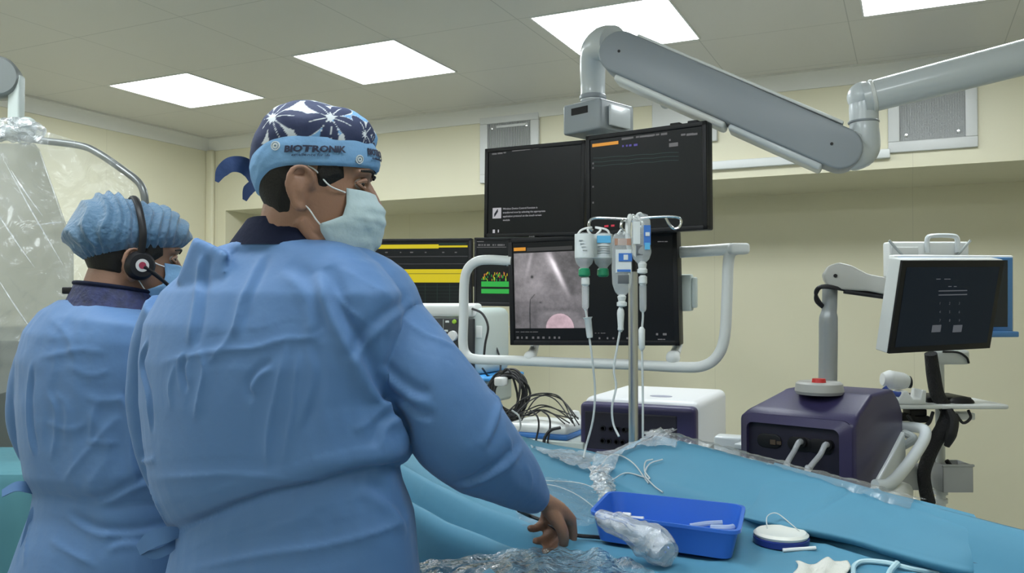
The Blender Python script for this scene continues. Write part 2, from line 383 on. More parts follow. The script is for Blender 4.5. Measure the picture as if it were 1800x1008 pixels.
# ================================================================== MONITORS ON THE BOOM
class Panel:
    """a flat screen from three corners given as pixel + distance; fr(x, y, z): x right, y into the wall behind, z up"""
    def __init__(s, tl, tr, bl):
        s.tl, tr, bl = P(*tl), P(*tr), P(*bl); s.w = (tr - s.tl).length; s.h = (bl - s.tl).length
        ex = (tr - s.tl).normalized(); ez = (s.tl - bl); ez = (ez - ex * ez.dot(ex)).normalized(); ey = ez.cross(ex)
        s.fr = frame(s.tl, ex, ey, ez); s.n = ey
    def px(s, u, v, dy=0):
        r = ray(u, v); o = s.tl + s.n * dy; k = (o - CAM).dot(s.n) / r.dot(s.n); q = CAM + r * k - s.tl
        return q.dot(s.fr.ex), q.dot(s.fr.ez)
    def rect(s, mb, a, b, dy, mi=0):
        x0, z0 = s.px(*a, dy); x1, z1 = s.px(*b, dy); x0, x1 = sorted((x0, x1)); z0, z1 = sorted((z0, z1))
        mb.quad(s.fr(x0, dy, z0), s.fr(x1, dy, z0), s.fr(x1, dy, z1), s.fr(x0, dy, z1), mi)
    def slab(s, mb, x0, z0, x1, z1, d0, d1, r=0, mi=0): return mb.box((x0, d0, z0), (x1, d1, z1), s.fr, r=r, mi=mi)
def em(name, c, k=1.0): return mat('glow_' + name, (0, 0, 0), .4, emit=c, es=k)
E_WHITE = em('white', (.8, .8, .85), .28); E_GREY = em('grey', (.5, .5, .52), .12); E_ORANGE = em('orange', (1, .42, .03), .35); E_GREEN = em('green', (.02, .5, .06), .4)
E_YELLOW = em('yellow', (.75, .62, .0), .42); E_TEAL = em('teal', (.1, .35, .3), .09); E_PURP = em('violet', (.2, .15, .8), .2); E_RED = em('red', (.9, .05, .1), .3); E_DIM = em('dim_blue', (.02, .035, .06), .12)
E_DARKGREEN = em('dark_green', (.0, .10, .06), .12)
def bezelled(name, p, label, group, bez=.016, bot=None, thick=.05, case=BLACK, screen=SCREEN):
    bot = bot or bez
    t = thing(name, p.fr(p.w / 2, thick / 2, -p.h), label, 'monitor', group)
    m = MB(); p.slab(m, 0, -p.h, p.w, 0, .004, thick, r=.006)
    for a in ((0, -p.h, bez, 0), (p.w - bez, -p.h, p.w, 0), (0, -bez, p.w, 0), (0, -p.h, p.w, -p.h + bot)): p.slab(m, *a, -.004, .01, r=.0025)
    obj('housing', m, case, t)
    sc = MB(); p.slab(sc, bez * .8, -p.h + bot * .8, p.w - bez * .8, -bez * .8, .0005, .012); obj('screen', sc, screen, t)
    return t
def dashes(p, mb, v, u0, u1, n, w_, h, mi=0, dy=-.001, seed=1, slope=0):
    rn = random.Random(seed)
    for k in range(n):
        u = u0 + (u1 - u0) * (k + rn.random() * .4) / n; vv = v + slope * (u - u0)
        p.rect(mb, (u, vv - h / 2), (u + w_ * (.5 + rn.random()), vv + h / 2), dy, mi)
MON = 'black monitors hanging from the boom'
pA = Panel((853, 262, 3.3), (1029, 246, 3.06), (853, 418, 3.3))
t = bezelled('monitor', pA, 'left upper black monitor on the boom, nearly blank with a small white icon and text', MON)
m = MB(); dashes(pA, m, 271, 864, 892, 3, 8, 2, slope=-.12, seed=3); dashes(pA, m, 265, 898, 978, 9, 9, 2, seed=5, slope=-.12)
obj('heading_line', m, E_GREY, t)
m = MB(); pA.rect(m, (866, 366), (881, 384), -.001); obj('icon', m, E_WHITE, t)
pl = MB(); x, z = pA.px(866, 377, -.002)
for dz in (0, .006): pl.tube([pA.fr(x + .008, -.002, z - .008 + dz), pA.fr(x + .024, -.002, z + .012 + dz)], .0022, 6, k=1)
obj('icon_mark', pl, mat('icon_ink', (.03, .03, .04), .5), t)
fa = frame(pA.fr(0, -.001, 0), pA.fr.ex, pA.fr.ey, pA.fr.ez)
txt = MB()
for k, line in enumerate(('Wireless Device Control Function is', 'transferred now by selecting the appropriate', 'application protocol on the touch screen', 'module')):
    x, z = pA.px(884, 369 + k * 6.6, -.001); text_mb(line, .0105, frame(fa(x, 0, z), pA.fr.ex, pA.fr.ey, pA.fr.ez), txt, extrude=.0001)
obj('message_text', txt, E_WHITE, t)
m = MB(); pA.rect(m, (866, 404), (870, 410), -.001); pA.rect(m, (875, 404), (877, 409), -.001); obj('corner_mark', m, E_WHITE, t)
m = MB(); x, z = pA.px(930, 417, -.005); text_mb('PHILIPS', .0075, frame(pA.fr(x, -.005, z - .001), pA.fr.ex, pA.fr.ey, pA.fr.ez), m); obj('brand_mark', m, mat('mark_silver', (.35, .35, .36), .4), t)

pB = Panel((1030, 240, 2.95), (1242, 212, 2.69), (1030, 415, 2.95))
t = bezelled('monitor', pB, 'right upper black monitor on the boom, dark with an orange bar and faint green traces', MON)
m = MB(); x0, z0 = pB.px(1041, 257, -.001); x1, z1 = pB.px(1087, 257, -.001); m.quad(pB.fr(x0, -.001, z0 - .004), pB.fr(x1, -.001, z0 - .004), pB.fr(x1, -.001, z0 + .007), pB.fr(x0, -.001, z0 + .007)); obj('orange_bar', m, E_ORANGE, t)
m = MB(); dashes(pB, m, 244, 1092, 1168, 10, 8, 2.4, seed=8, slope=-.12); dashes(pB, m, 237, 1195, 1228, 3, 9, 2.5, seed=9, slope=-.05); pB.rect(m, (1176, 252), (1192, 257), -.001); pB.rect(m, (1176, 245), (1179, 248), -.001)
obj('heading_line', m, E_GREY, t)
m = MB(); dashes(pB, m, 257, 1093, 1118, 4, 5, 3, seed=4, slope=-.1); obj('violet_text', m, E_PURP, t)
m = MB()
for v in (278, 285, 292):
    q = [(1043 + k * 15, v - k * 1.1 + (1 if k % 3 == 1 else 0)) for k in range(11)]
    for a, b in zip(q, q[1:]):
        xa, za = pB.px(*a, -.001); xb, zb = pB.px(*b, -.001); m.quad(pB.fr(xa, -.001, za - .0007), pB.fr(xb, -.001, zb - .0007), pB.fr(xb, -.001, zb + .0007), pB.fr(xa, -.001, za + .0007))
obj('trace', m, E_TEAL, t)
for u, v in ((1041, 286), (1041, 294), (1041, 327), (1041, 355), (1224, 399)): m = MB(); pB.rect(m, (u, v), (u + 3, v + 3), -.001); obj('side_mark', m, E_GREY, t)
m = MB(); dashes(pB, m, 398, 1060, 1078, 3, 5, 3, seed=2, slope=-.08); obj('red_text', m, E_RED, t)
for uu, ll in ((1176, 10), (1207, 16)):
    x, z = pB.px(uu, 220, 0); m = MB(); pB.slab(m, x, -.002, x + .035, .008, .005, .03, r=.003); obj('clip', m, BLACK, t)

# big lower monitor with the x-ray picture
pC = Panel((893, 420, 3.2), (1190, 405, 2.95), (893, 607, 3.2))
t = bezelled('monitor', pC, 'large lower black monitor on the boom showing a grey x-ray picture on its left half', MON, bez=.018, thick=.07)
m = MB(); pC.rect(m, (903, 436), (924, 441), -.001); obj('orange_bar', m, E_ORANGE, t)
m = MB(); pC.rect(m, (926, 436), (1006, 439), -.001); obj('grey_bar', m, em('bar', (.3, .3, .3), .06), t)
x0, z1 = pC.px(903, 446, -.001); x1, z0 = pC.px(1034, 577, -.001)
nx, nz = 220, 220; vs = []; cols = []; fs = []
def gs(x, y, cx, cy, sx, sy, rot=0):
    c, s_ = math.cos(rot), math.sin(rot); dx, dy = x - cx, y - cy; a = (dx * c + dy * s_) / sx; b = (-dx * s_ + dy * c) / sy; return math.exp(-(a * a + b * b))
for j in range(nz):
    for i in range(nx):
        a, b = i / (nx - 1), j / (nz - 1)          # b: 0 top
        vs.append(pC.fr(x0 + (x1 - x0) * a, -.001, z1 + (z0 - z1) * b))
        g = .30 + .07 * noise.noise(Vector((a * 5, b * 5, 0))) + .035 * noise.noise(Vector((a * 18, b * 18, 4))) + .02 * noise.noise(Vector((a * 45, b * 45, 7)))
        edge = .42 + .42 * b ** .75 + .05 * math.sin(b * 3)   # lung edge
        g += .10 * gs(a, b, .30, .30, .22, .35)
        g += .38 * gs(a, b, .60, .26, .035, .25, -.42) * (1 if a < edge + .25 else 0) + .16 * gs(a, b, .52, .12, .06, .18, -.4)
        g -= .06 * ss((a - edge) / .05) * ss((.62 - b) / .1)
        g += .12 * gs(a, b, .22, .12, .025, .18, .25)
        g -= .05 * ss((b - .62) / .05) * ss((.35 - a) / .08)
        d = math.hypot((a - .62) / .19, (b - 1.0) / .19); pink = ss((1.06 - d) / .1)
        if d < 1: g += .20
        g += .05 * gs(a, b, .62, .8, .2, .03) - .06 * gs(a, b, .62, .76, .24, .035)
        g -= .30 * gs(a, b, .25, .32, .018, .018)
        cx_ = .21 + .10 * max(0, .78 - b) ** 1.3
        if b > .55: g -= .20 * math.exp(-((a - cx_ - (.06 if b < .62 else 0) * (.62 - b) / .07) / .006) ** 2)
        g -= .14 * gs(a, b, .36, .66, .02, .012)
        g = max(.03, g) ** 1.9 * 2.1
        cols.append((g * (1.0 + .28 * pink), g * .93, g * (.99 + .05 * pink), 1))
for j in range(nz - 1):
    for i in range(nx - 1): q = j * nx + i; fs.append((q, q + 1, q + nx + 1, q + nx))
M_XRAY = mat('x_ray_picture', (.02, .02, .02), .25, attr='emit', es=.42)
obj('x_ray_picture', MB().add(vs, fs), M_XRAY, t, cols=cols)
m = MB(); dashes(pC, m, 584, 905, 944, 9, 4, 1.2, seed=2); dashes(pC, m, 594, 905, 990, 9, 3.2, 4, seed=6); dashes(pC, m, 586, 1045, 1065, 4, 4, 1.2, seed=7)
dashes(pC, m, 595, 1050, 1110, 5, 3, 3.5, seed=11); pC.rect(m, (1153, 586), (1157, 590), -.001); pC.rect(m, (1165, 586), (1172, 590), -.001); dashes(pC, m, 597, 1156, 1169, 3, 4, 2, seed=1); dashes(pC, m, 425, 1155, 1172, 4, 4, 1.5, seed=12)
obj('caption_mark', m, E_GREY, t)

# tubular rail frame around the lower monitor
rail = thing('monitor_rail', P(1050, 640, 3.05), 'white tubular rail frame carrying the lower black monitor', 'rail')
dd = lambda u: 3.25 - (u - 818) / 500 * .42
pts = [(900, 459), (860, 457), (838, 460), (822, 474), (816, 500), (815, 560), (814, 605), (820, 624), (838, 632), (900, 634), (1000, 638), (1100, 641), (1200, 646), (1238, 643), (1262, 625), (1274, 590), (1278, 520), (1280, 465), (1285, 444), (1300, 437)]
m = MB(); m.tube([P(u, v, dd(u) + .02) for u, v in pts], .019, 14, k=5); obj('rail_tube', m, WHITE, rail)
m = MB(); m.tube([P(890, 459, dd(890) + .05), P(1000, 452, dd(1000) + .12), P(1190, 444, dd(1190) + .06), P(1285, 438, dd(1285) + .02)], .017, 12, k=3, flat=(Z, 1.2)); obj('rail_crossbar', m, WHITE, rail)
fr = frame(P(1297, 438, dd(1300)), RT, FWH, Z); m = MB().box((-.03, -.02, -.018), (.038, .03, .02), fr, r=.012); obj('rail_handle', m, WHITE, rail)
for u in (932, 1183):
    m = MB(); d_ = dd(u) + .03
    m.tube([P(u + 9, 590, d_ + .09), P(u + 7, 612, d_ + .06), P(u, 628, d_), P(u - 8, 634, d_)], [.02, .017, .02, .012], 12); m.sphere(P(u, 629, d_), .026, seg=12); obj('bracket', m, WHITE, rail)
m = MB(); fr = frame(P(1206, 515, 3.0), pC.fr.ex, pC.fr.ey, Z); m.box((-.035, -.0, -.066), (.018, .05, .066), fr, r=.006); m.box((.018, .005, -.055), (.034, .045, .055), fr, r=.006); obj('junction_box', m, PALE, rail)
m = MB().tube([P(1190, 545, 3.02), P(1195, 580, 3.04), P(1190, 620, 2.99)], .012, 8); obj('side_bracket', m, WHITE, rail)
# rear carrier: column and plates joining the three monitors to the boom
carrier = MB(); fr = frame(P(1038, 330, 3.17) + pC.fr.ey * .06, pC.fr.ex, pC.fr.ey, Z)
carrier.box((-.05, 0, -.52), (.05, .06, .19), fr, r=.01)
for zc in (.0, -.36): carrier.box((-.25, -.04, zc - .04), (.25, .03, zc + .04), fr, r=.006)
obj('carrier_plate', carrier, GREY, rail)

# ================================================================== THE BOOM ARM
boom = thing('ceiling_boom_arm', P(1050, 235, 3.12), 'large jointed grey-white ceiling boom arm carrying the monitors', 'boom arm')
d0 = 3.1; c = P(1040, 207, d0); exb = (P(1069, 205, 2.98) - P(996, 207, 3.12)); exb.z = 0; fr = frame(c, exb, Z.cross(exb), Z)
m = MB(); m.box((-.09, -.06, -.062), (.09, .14, .05), fr, r=.010); obj('control_box', m, mat('box_grey', (.30, .33, .35), .4), boom)
m = MB().box((-.045, -.063, .005), (.032, -.058, .03), fr); obj('display_window', m, BLACK, boom)
m = MB().box((.094, -.02, -.045), (.104, .10, .03), fr, r=.004); obj('side_cover', m, ENAMEL, boom)
m = MB().lathe([(.0, -.09), (.035, -.09), (.045, -.06), (0, -.06)], fr(0.0, .04, 0), Z, 20); m.tube([fr(0, .04, -.05), fr(0, .06, -.12)], .035, 14, k=1); obj('swivel', m, ENAMEL, boom)
# left elbow: neck rising from the box and turning into the spring arm
e1 = P(1042, 178, 3.12); e2 = P(1042, 115, 3.1)
m = MB(); m.tube([e1, P(1042, 150, 3.12), e2, P(1047, 88, 3.07), P(1062, 76, 3.02), P(1078, 74, 2.97)], [.046, .046, .048, .054, .060, .058], 22, k=6); obj('elbow', m, ENAMEL, boom)
m = MB(); m.lathe([(.047, 0), (.050, .004), (.050, .014), (.047, .018)], P(1042, 176, 3.12), Z, 22); obj('collar_ring', m, ARMGREY, boom)
# spring arm: long rounded box from the left elbow to the right elbow
A0 = P(1088, 90, 2.86); A1 = P(1478, 260, 2.62); ax = (A1 - A0).normalized(); ay = ax.cross(Z).normalized() * -1
if ay.dot(FWH) < 0: ay = -ay
az = ax.cross(ay); az = az if az.z > 0 else -az; L = (A1 - A0).length; fr = frame(A0, ax, ay, az)
def stadium(x0, x1, r0, r1, n=14):
    q = [(x0 + r0 * math.cos(a), r0 * math.sin(a)) for a in np.linspace(math.pi / 2, 3 * math.pi / 2, n)]
    return q + [(x1 + r1 * math.cos(a), r1 * math.sin(a)) for a in np.linspace(-math.pi / 2, math.pi / 2, n)]
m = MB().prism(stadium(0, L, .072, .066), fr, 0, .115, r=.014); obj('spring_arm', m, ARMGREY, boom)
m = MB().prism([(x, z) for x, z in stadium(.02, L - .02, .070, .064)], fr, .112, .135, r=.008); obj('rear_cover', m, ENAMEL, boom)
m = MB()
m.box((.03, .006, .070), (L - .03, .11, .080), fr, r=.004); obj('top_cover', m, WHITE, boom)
m = MB().box((.02, .01, -.093), (L * .55, .11, -.066), fr, r=.012); obj('cable_duct', m, WHITE, boom)
m = MB().box((L * .565, .01, -.088), (L * .97, .11, -.062), fr, r=.010); obj('cable_duct', m, ENAMEL, boom)
for x in (.0, L - .03):
    m = MB().lathe([(0, 0), (.005, 0), (.005, .003), (0, .003)], fr(x, -.002, 0), ay, 10); obj('screw', m, BLACK, boom)
# right elbow
m = MB(); m.tube([P(1488, 262, 2.68), P(1504, 266, 2.68), P(1516, 258, 2.68), P(1519, 225, 2.68), P(1518, 190, 2.68), P(1519, 172, 2.68)], [.062, .062, .054, .044, .044, .042], 22, k=6); obj('elbow', m, ENAMEL, boom)
m = MB(); m.sphere(P(1516, 170, 2.68), .047, seg=20); obj('joint_cap', m, ENAMEL, boom)
m = MB().lathe([(.046, 0), (.0475, .002), (.0475, .005), (.046, .007)], P(1518, 217, 2.68), Z, 22); obj('collar_ring', m, ARMGREY, boom)
# extension arm going up to the right, out of the picture, to its ceiling column
B0 = P(1524, 172, 2.66); B1 = P(1800, 101, 2.52); B2 = B0 + (B1 - B0) * 1.9
m = MB().tube([B0, B0.lerp(B2, .08), B2], [.047, .05, .056], 24, k=4); obj('extension_arm', m, ENAMEL, boom)
m = MB().lathe([(.048, 0), (.053, .003), (.053, .012), (.048, .015)], B0 + (B1 - B0).normalized() * .01, (B1 - B0), 24); obj('collar_ring', m, WHITE, boom)
m = MB().tube([B2 - Z * .08, Vector((B2.x, B2.y, CE))], .07, 24, k=1); obj('ceiling_column', m, ENAMEL, boom)
m = MB().lathe([(0, CE - .04), (.16, CE - .04), (.18, CE), (0, CE)], (B2.x, B2.y, 0), Z, 28); obj('ceiling_plate', m, WHITE, boom)

# ================================================================== WALL SCREENS BEHIND THE MEN
def wallmount(p, t):
    m = MB(); q = p.fr(p.w / 2, .04, -p.h / 2); m.box((q.x - .06, q.y, q.z - .06), (q.x + .06, YL, q.z + .06), r=.01); obj('wall_bracket', m, BLACK, t)
g = 'wide black monitors on the back wall showing heart traces'
pD = Panel((612, 421, 4.75), (829, 419, 4.62), (612, 541, 4.75)); pD.n = pD.fr.ey
t = bezelled('monitor', pD, 'black wall monitor with yellow bands, behind the front man\'s shoulder', g, bez=.016, bot=.02)
m = MB(); pD.rect(m, (620, 431), (771, 437), -.001); pD.rect(m, (771, 432), (822, 435), -.001); pD.rect(m, (620, 474), (823, 497), -.001); obj('yellow_band', m, E_YELLOW, t)
m = MB(); pD.rect(m, (620, 481), (823, 482), -.0015); obj('band_line', m, em('olive', (.35, .3, 0), .3), t)
m = MB(); pD.rect(m, (771, 428), (820, 430), -.001)
for v in (504, 510, 516, 522, 528, 533): pD.rect(m, (700, v), (823, v + .8), -.001)
for u in (747, 768, 790, 810): pD.rect(m, (u, 499), (u + .8, 534), -.001)
obj('grid_line', m, E_DARKGREEN, t)
m = MB(); dashes(pD, m, 444, 650, 815, 7, 4, 2, seed=3); obj('beat_mark', m, E_GREY, t)
m = MB()
for v in (451, 464): pD.rect(m, (640, v), (822, v + .8), -.001)
obj('trace', m, em('trace', (.3, .3, .35), .05), t); wallmount(pD, t)
pE = Panel((834, 418, 4.62), (944, 417, 4.52), (834, 538, 4.62))
t = bezelled('monitor', pE, 'black wall monitor with green bands, partly behind the white tubular rail', g, bez=.014, bot=.02)
m = MB(); pE.rect(m, (846, 495), (930, 505), -.001); pE.rect(m, (846, 508), (930, 517), -.001); obj('green_band', m, E_GREEN, t)
m = MB(); pE.rect(m, (846, 518.5), (930, 519.5), -.001); pE.rect(m, (846, 523), (930, 524), -.001); pE.rect(m, (846, 527), (930, 528), -.001); obj('grid_line', m, E_TEAL, t)
rn = random.Random(5)
for nm, mt_, sd in (('green_spike', E_GREEN, 3), ('yellow_spike', E_YELLOW, 8), ('red_spike', E_RED, 9)):
    m = MB(); rn = random.Random(sd)
    for k in range(22 if sd != 9 else 9): u = 846 + rn.random() * 45; v = 478 + rn.random() * 14; pE.rect(m, (u, v), (u + 1, v + 2 + rn.random() * 4), -.001)
    obj(nm, m, mt_, t)
m = MB(); dashes(pE, m, 425, 838, 852, 3, 4, 1.5, seed=8); dashes(pE, m, 431, 840, 888, 10, 3.5, 3, seed=1); pE.rect(m, (838, 434.5), (890, 435.3), -.001); obj('heading_line', m, E_GREY, t); wallmount(pE, t)

# ================================================================== CONSOLE WITH PURPLE HOUSING (right)
a49 = math.radians(49); cex = RT * math.sin(a49) - FWH * math.cos(a49); cey = RT * math.cos(a49) + FWH * math.sin(a49)
co = P(1503, 745, 2.5); cz = co.z; co.z = 0; cf = frame(co, cex, cey, Z); side = frame(co, cey, -cex, Z)   # side: x = depth, y = towards the left
con = thing('ablation_console', cf(-.18, .2, 0), 'dark purple medical console with two grey hoses plugged in its front, on a white cart', 'medical console')
W_ = .37
prof = [(.02, .80), (0, .86), (0, 1.035), (.03, 1.062), (.16, 1.132), (.37, 1.128), (.43, 1.08), (.475, 1.03), (.47, .92), (.36, .80)]
m = MB().prism([(x, min(z, 1.118)) for x, z in prof], side, 0, W_, r=.014)
for v in m.v:                                  # the hood narrows upwards on its left
    k = ss((v.z - 1.03) / .09); lx = (v - cf.o).dot(cex); v += cex * (k * .085 * max(0, -lx) / W_)
obj('housing', m, PURPLE, con)
# front recess: raised rim around a dark panel
def ring_frame(mb, pts_out, pts_in, fr, y0, y1):
    n = len(pts_out); V_ = [fr(x, y0, z) for x, z in pts_out] + [fr(x, y1, z) for x, z in pts_in] + [fr(x, .004, z) for x, z in pts_in] + [fr(x, .004, z) for x, z in pts_out]
    F_ = []
    for i in range(n):
        j = (i + 1) % n
        for k in range(3): F_.append((k * n + i, k * n + j, (k + 1) * n + j, (k + 1) * n + i))
    return mb.add(V_, F_)
def rrect(x0, z0, x1, z1, r, n=6):
    q = []
    for cx, cz_, a in ((x1 - r, z1 - r, 0), (x0 + r, z1 - r, 90), (x0 + r, z0 + r, 180), (x1 - r, z0 + r, 270)):
        for k in range(n): b = math.radians(a + 90 * k / (n - 1)); q.append((cx + r * math.cos(b), cz_ + r * math.sin(b)))
    return q
m = ring_frame(MB(), rrect(-.358, .82, -.008, 1.048, .03), rrect(-.335, .845, -.04, 1.022, .02), cf, -.004, -.022); obj('front_rim', m, PURPLE, con, sharp=50)
m = MB().prism(rrect(-.336, .844, -.039, 1.023, .02), cf, -.0045, .002); obj('front_panel', m, DARKPURPLE, con)
for x in (-.265, -.165, -.10):
    m = MB().prism(stadium(-.018 + x, .018 + x, .022, .022), cf2 := frame(cf(0, 0, .965), cex, cey, Z), -.010, -.003, r=.002); obj('connector_plate', m, BLACK, con)
for k, (x, u, v) in enumerate(((-.155, 1384, 830), (-.075, 1419, 838))):
    p0 = cf(x, -.01, .972); q = P(u, v + 8, 2.3)
    m = MB().tube([p0, p0 - cey * .03 + Z * .004, p0 - cey * .07 - Z * .02, p0.lerp(q, .6) - cey * .05, q, q - Z * .35], [.0095, .0085, .008, .008, .008, .008], 10); obj('hose', m, mat('hose_grey', (.38, .40, .43), .35), con)
    m = MB().lathe([(0, 0), (.016, 0), (.014, .02), (0, .022)], p0 + cey * .006, -cey, 16); obj('plug', m, BLACK, con)
m = MB(); m.box((-.26, -.013, .955), (-.243, -.009, .97), cf); m.box((-.238, -.013, .957), (-.225, -.009, .967), cf); obj('status_mark', m, em('amber_dim', (.4, .3, .2), .05), con)
# side white wing and cart under it
m = MB().prism([(.06, .80), (.40, .80), (.46, .89), (.45, .97), (.3, .90)], side, -.012, .02, r=.006); obj('side_wing', m, ENAMEL, con)
m = MB().box((-.39, -.02, .60), (.03, .50, .795), cf, r=.03); obj('cart_body', m, WHITE, con)
m = MB().box((-.34, .05, .08), (-.02, .42, .62), cf, r=.03); obj('cart_column', m, WHITE, con)
m = MB().box((-.40, -.02, .06), (.04, .52, .12), cf, r=.025); obj('cart_base', m, GREY, con)
for sx, sy in ((-.36, .02), (0, .02), (-.36, .48), (0, .48)):
    m = MB().lathe([(.0, -.012), (.03, -.012), (.03, .012), (0, .012)], cf(sx, sy, .03), cex, 16); obj('castor', m, BLACK, con)
m = MB(); m.tube([P(1538, 853, 2.42), P(1565, 850, 2.45), P(1595, 818, 2.6), P(1622, 778, 2.75), P(1626, 758, 2.82), P(1610, 752, 2.9), P(1585, 750, 2.95)], [.016, .018, .018, .018, .019, .018, .018], 14); obj('push_handle', m, ENAMEL, con)
m = MB().tube([P(1590, 762, 2.9), P(1606, 772, 2.84), P(1585, 786, 2.85)], .014, 10); obj('inner_handle', m, GREY, con)
m = MB().box((-.44, .10, .905), (-.36, .30, .925), cf, r=.006); obj('side_shelf', m, ENAMEL, con)
# base ring, knob, column, arm, display
bc = P(1440, 681, 2.70); fr = frame(bc, RT, FWH, Z)
m = MB().lathe([(0, -.022), (.070, -.022), (.076, -.012), (.072, .012), (.064, .018), (0, .018)], bc, Z, 32); obj('column_foot', m, mat('satin_silver', (.40, .40, .38), .45), con)
m = MB().lathe([(0, .018), (.022, .018), (.02, .03), (0, .031)], bc - RT * .012 - FWH * .03, Z, 18); obj('red_lock', m, mat('red_plastic', (.55, .03, .03), .4), con)
cp = P(1455, 672, 2.76)
m = MB().tube([cp, P(1456, 600, 2.76), P(1456, 566, 2.76), P(1457, 552, 2.76), P(1458, 540, 2.76), P(1459, 505, 2.76)], [.0295, .0295, .0295, .029, .024, .024, .024], 22, k=3); obj('column', m, mat('column_grey', (.30, .32, .33), .35, metal=.3), con)
a0 = P(1470, 486, 2.72); a1 = P(1590, 502, 2.66); axx = (a1 - a0).normalized(); fr = frame(a0, axx, (axx.cross(Z)) * -1, axx.cross(Z).cross(axx) * 1)
if fr.ez.z < 0: fr = frame(a0, axx, axx.cross(Z) * -1, -fr.ez)
L = (a1 - a0).length
m = MB().prism([(-.035, -.02), (-.043, 0), (-.03, .03), (0, .045), (.04, .040), (.09, .020), (L, .012), (L, -.042), (.1, -.035), (.02, -.042), (-.02, -.038)], fr, -.03, .04, r=.008); obj('swing_arm', m, mat('warm_grey_enamel', (.42, .42, .39), .4), con)
m = MB().lathe([(0, 0), (.006, 0), (.006, .003), (0, .003)], fr(-.005, -.031, 0), -fr.ey, 12); obj('pivot_screw', m, BLACK, con)
m = MB().box((.03, -.025, -.052), (L, .03, -.040), fr, r=.003); obj('cable_clip', m, BLACK, con)
for k in range(2):
    m = MB().tube([P(1456, 548, 2.78), P(1440 - k * 5, 530, 2.74), P(1434 + k * 3, 512, 2.72), P(1450, 503 + k * 2, 2.70), P(1500, 511 + k, 2.69), P(1560, 520, 2.68)], .0055, 8); obj('display_cable', m, RUBBER, con)
pK = Panel((1585, 458, 2.5), (1765, 458, 2.66), (1571, 621, 2.56))
m = MB(); pK.slab(m, -.002, -pK.h, pK.w + .002, .002, .004, .05, r=.004); obj('display_housing', m, WHITE, con)
m = MB(); pK.slab(m, 0, -pK.h, pK.w, 0, -.003, .01, r=.002); obj('display_bezel', m, BLACK, con)
m = MB(); x, z = .02, .02; m.quad(pK.fr(x, -.004, -z), pK.fr(pK.w - x, -.004, -z), pK.fr(pK.w - x, -.004, -pK.h + z), pK.fr(x, -.004, -pK.h + z)); obj('display_screen', m, mat('dim_screen', (.006, .008, .012), .35, spec=.15, emit=(.02, .045, .09), es=.06), con)
m = MB(); E_KEY = em('key', (.45, .5, .6), .09)
dashes(pK, m, 491, 1643, 1672, 4, 5, 1.5, dy=-.005, seed=2); dashes(pK, m, 504, 1665, 1680, 3, 4, 1.5, dy=-.005, seed=2)
pK.rect(m, (1650, 511), (1700, 512), -.005); pK.rect(m, (1650, 518), (1700, 519), -.005); obj('login_box', m, E_KEY, con)
KEYS = ['1', '2', '3', '4', '5', '6', '7', '8', '9']
for k, ch in enumerate(KEYS):
    x, z = pK.px(1652 + (k % 3) * 17, 536 + (k // 3) * 15, -.005); m = text_mb(ch, .012, frame(pK.fr(x - .003, -.005, z), pK.fr.ex, pK.fr.ey, pK.fr.ez), extrude=.0001); obj('key', m, E_KEY, con)
for u in (1646, 1683):
    m = MB(); pK.rect(m, (u - 7, 572), (u + 7, 584), -.005); obj('key', m, E_KEY, con)

# ================================================================== CART BEHIND THE CONSOLE (far right)
crt = thing('display_cart', P(1655, 960, 3.05).xy.to_3d(), 'white pole cart with blue-rimmed display, black cable bundle and two side shelves, far right', 'cart')
BLUEP = mat('blue_rim_plastic', (.09, .25, .55), .35)
pM = Panel((1572, 448, 3.0), (1783, 449, 3.03), (1577, 590, 3.0))
m = MB(); pM.slab(m, 0, -pM.h, pM.w, 0, .0, .045, r=.008); obj('display_housing', m, WHITE, crt)
m = MB(); pM.slab(m, .012, -pM.h + .008, pM.w - .008, -.008, -.004, .01, r=.003); obj('display_rim', m, BLUEP, crt)
m = MB(); pM.slab(m, .03, -pM.h + .03, pM.w - .028, -.018, -.006, .01, r=.002); obj('screen', m, mat('dark_blue_glass', (.012, .018, .028), .2), crt)
m = MB(); q = P(1765, 588, 2.99); fr = frame(q, pM.fr.ex, pM.fr.ey, Z); m.box((-.12, -.01, -.01), (.05, .03, .01), fr, r=.004); obj('display_sill', m, BLUEP, crt)
fr = frame(P(1628, 440, 3.1), RT, FWH, Z)
m = MB(); m.box((-.135, 0, -.10), (.16, .06, .032), fr, r=.008); obj('rear_box', m, WHITE, crt)
m = MB(); m.tube([fr(.00, -.01, -.01), fr(.0, -.01, .04), fr(.02, -.01, .052), (fr(.09, -.01, .052)), fr(.11, -.01, .04), fr(.11, -.01, -.01)], .009, 8, k=4); obj('carry_handle', m, ENAMEL, crt)
for sx in (-1, 1):
    m = MB(); cx_ = .01 + sx * .12; m.tube([fr(cx_ + .03 * sx, -.008, .035), fr(cx_ - .01 * sx, -.008, -.01), fr(cx_ - .03 * sx, -.008, -.03)], .005, 8, k=2); obj('clip_arm', m, GREY, crt)
m = MB().box((-.13, -.006, -.02), (-.03, .002, .012), fr, r=.004); obj('box_label', m, mat('off_white', (.55, .56, .55), .5), crt)
fr = frame(P(1676, 628, 2.98), RT, FWH, Z)
m = MB(); m.box((-.065, -.02, -.026), (.05, .05, .026), fr, r=.012); obj('display_bracket', m, WHITE, crt)
m = MB().tube([fr(-.05, -.024, .02), fr(-.0, -.03, .018), fr(.03, -.03, .0), fr(.04, -.026, -.02)], .004, 8); obj('bracket_cable', m, RUBBER, crt)
pc = P(1652, 700, 3.06)
m = MB().tube([(pc.x, pc.y, .08), (pc.x, pc.y, 1.22)], .016, 16, k=1); obj('pole', m, WHITE, crt)
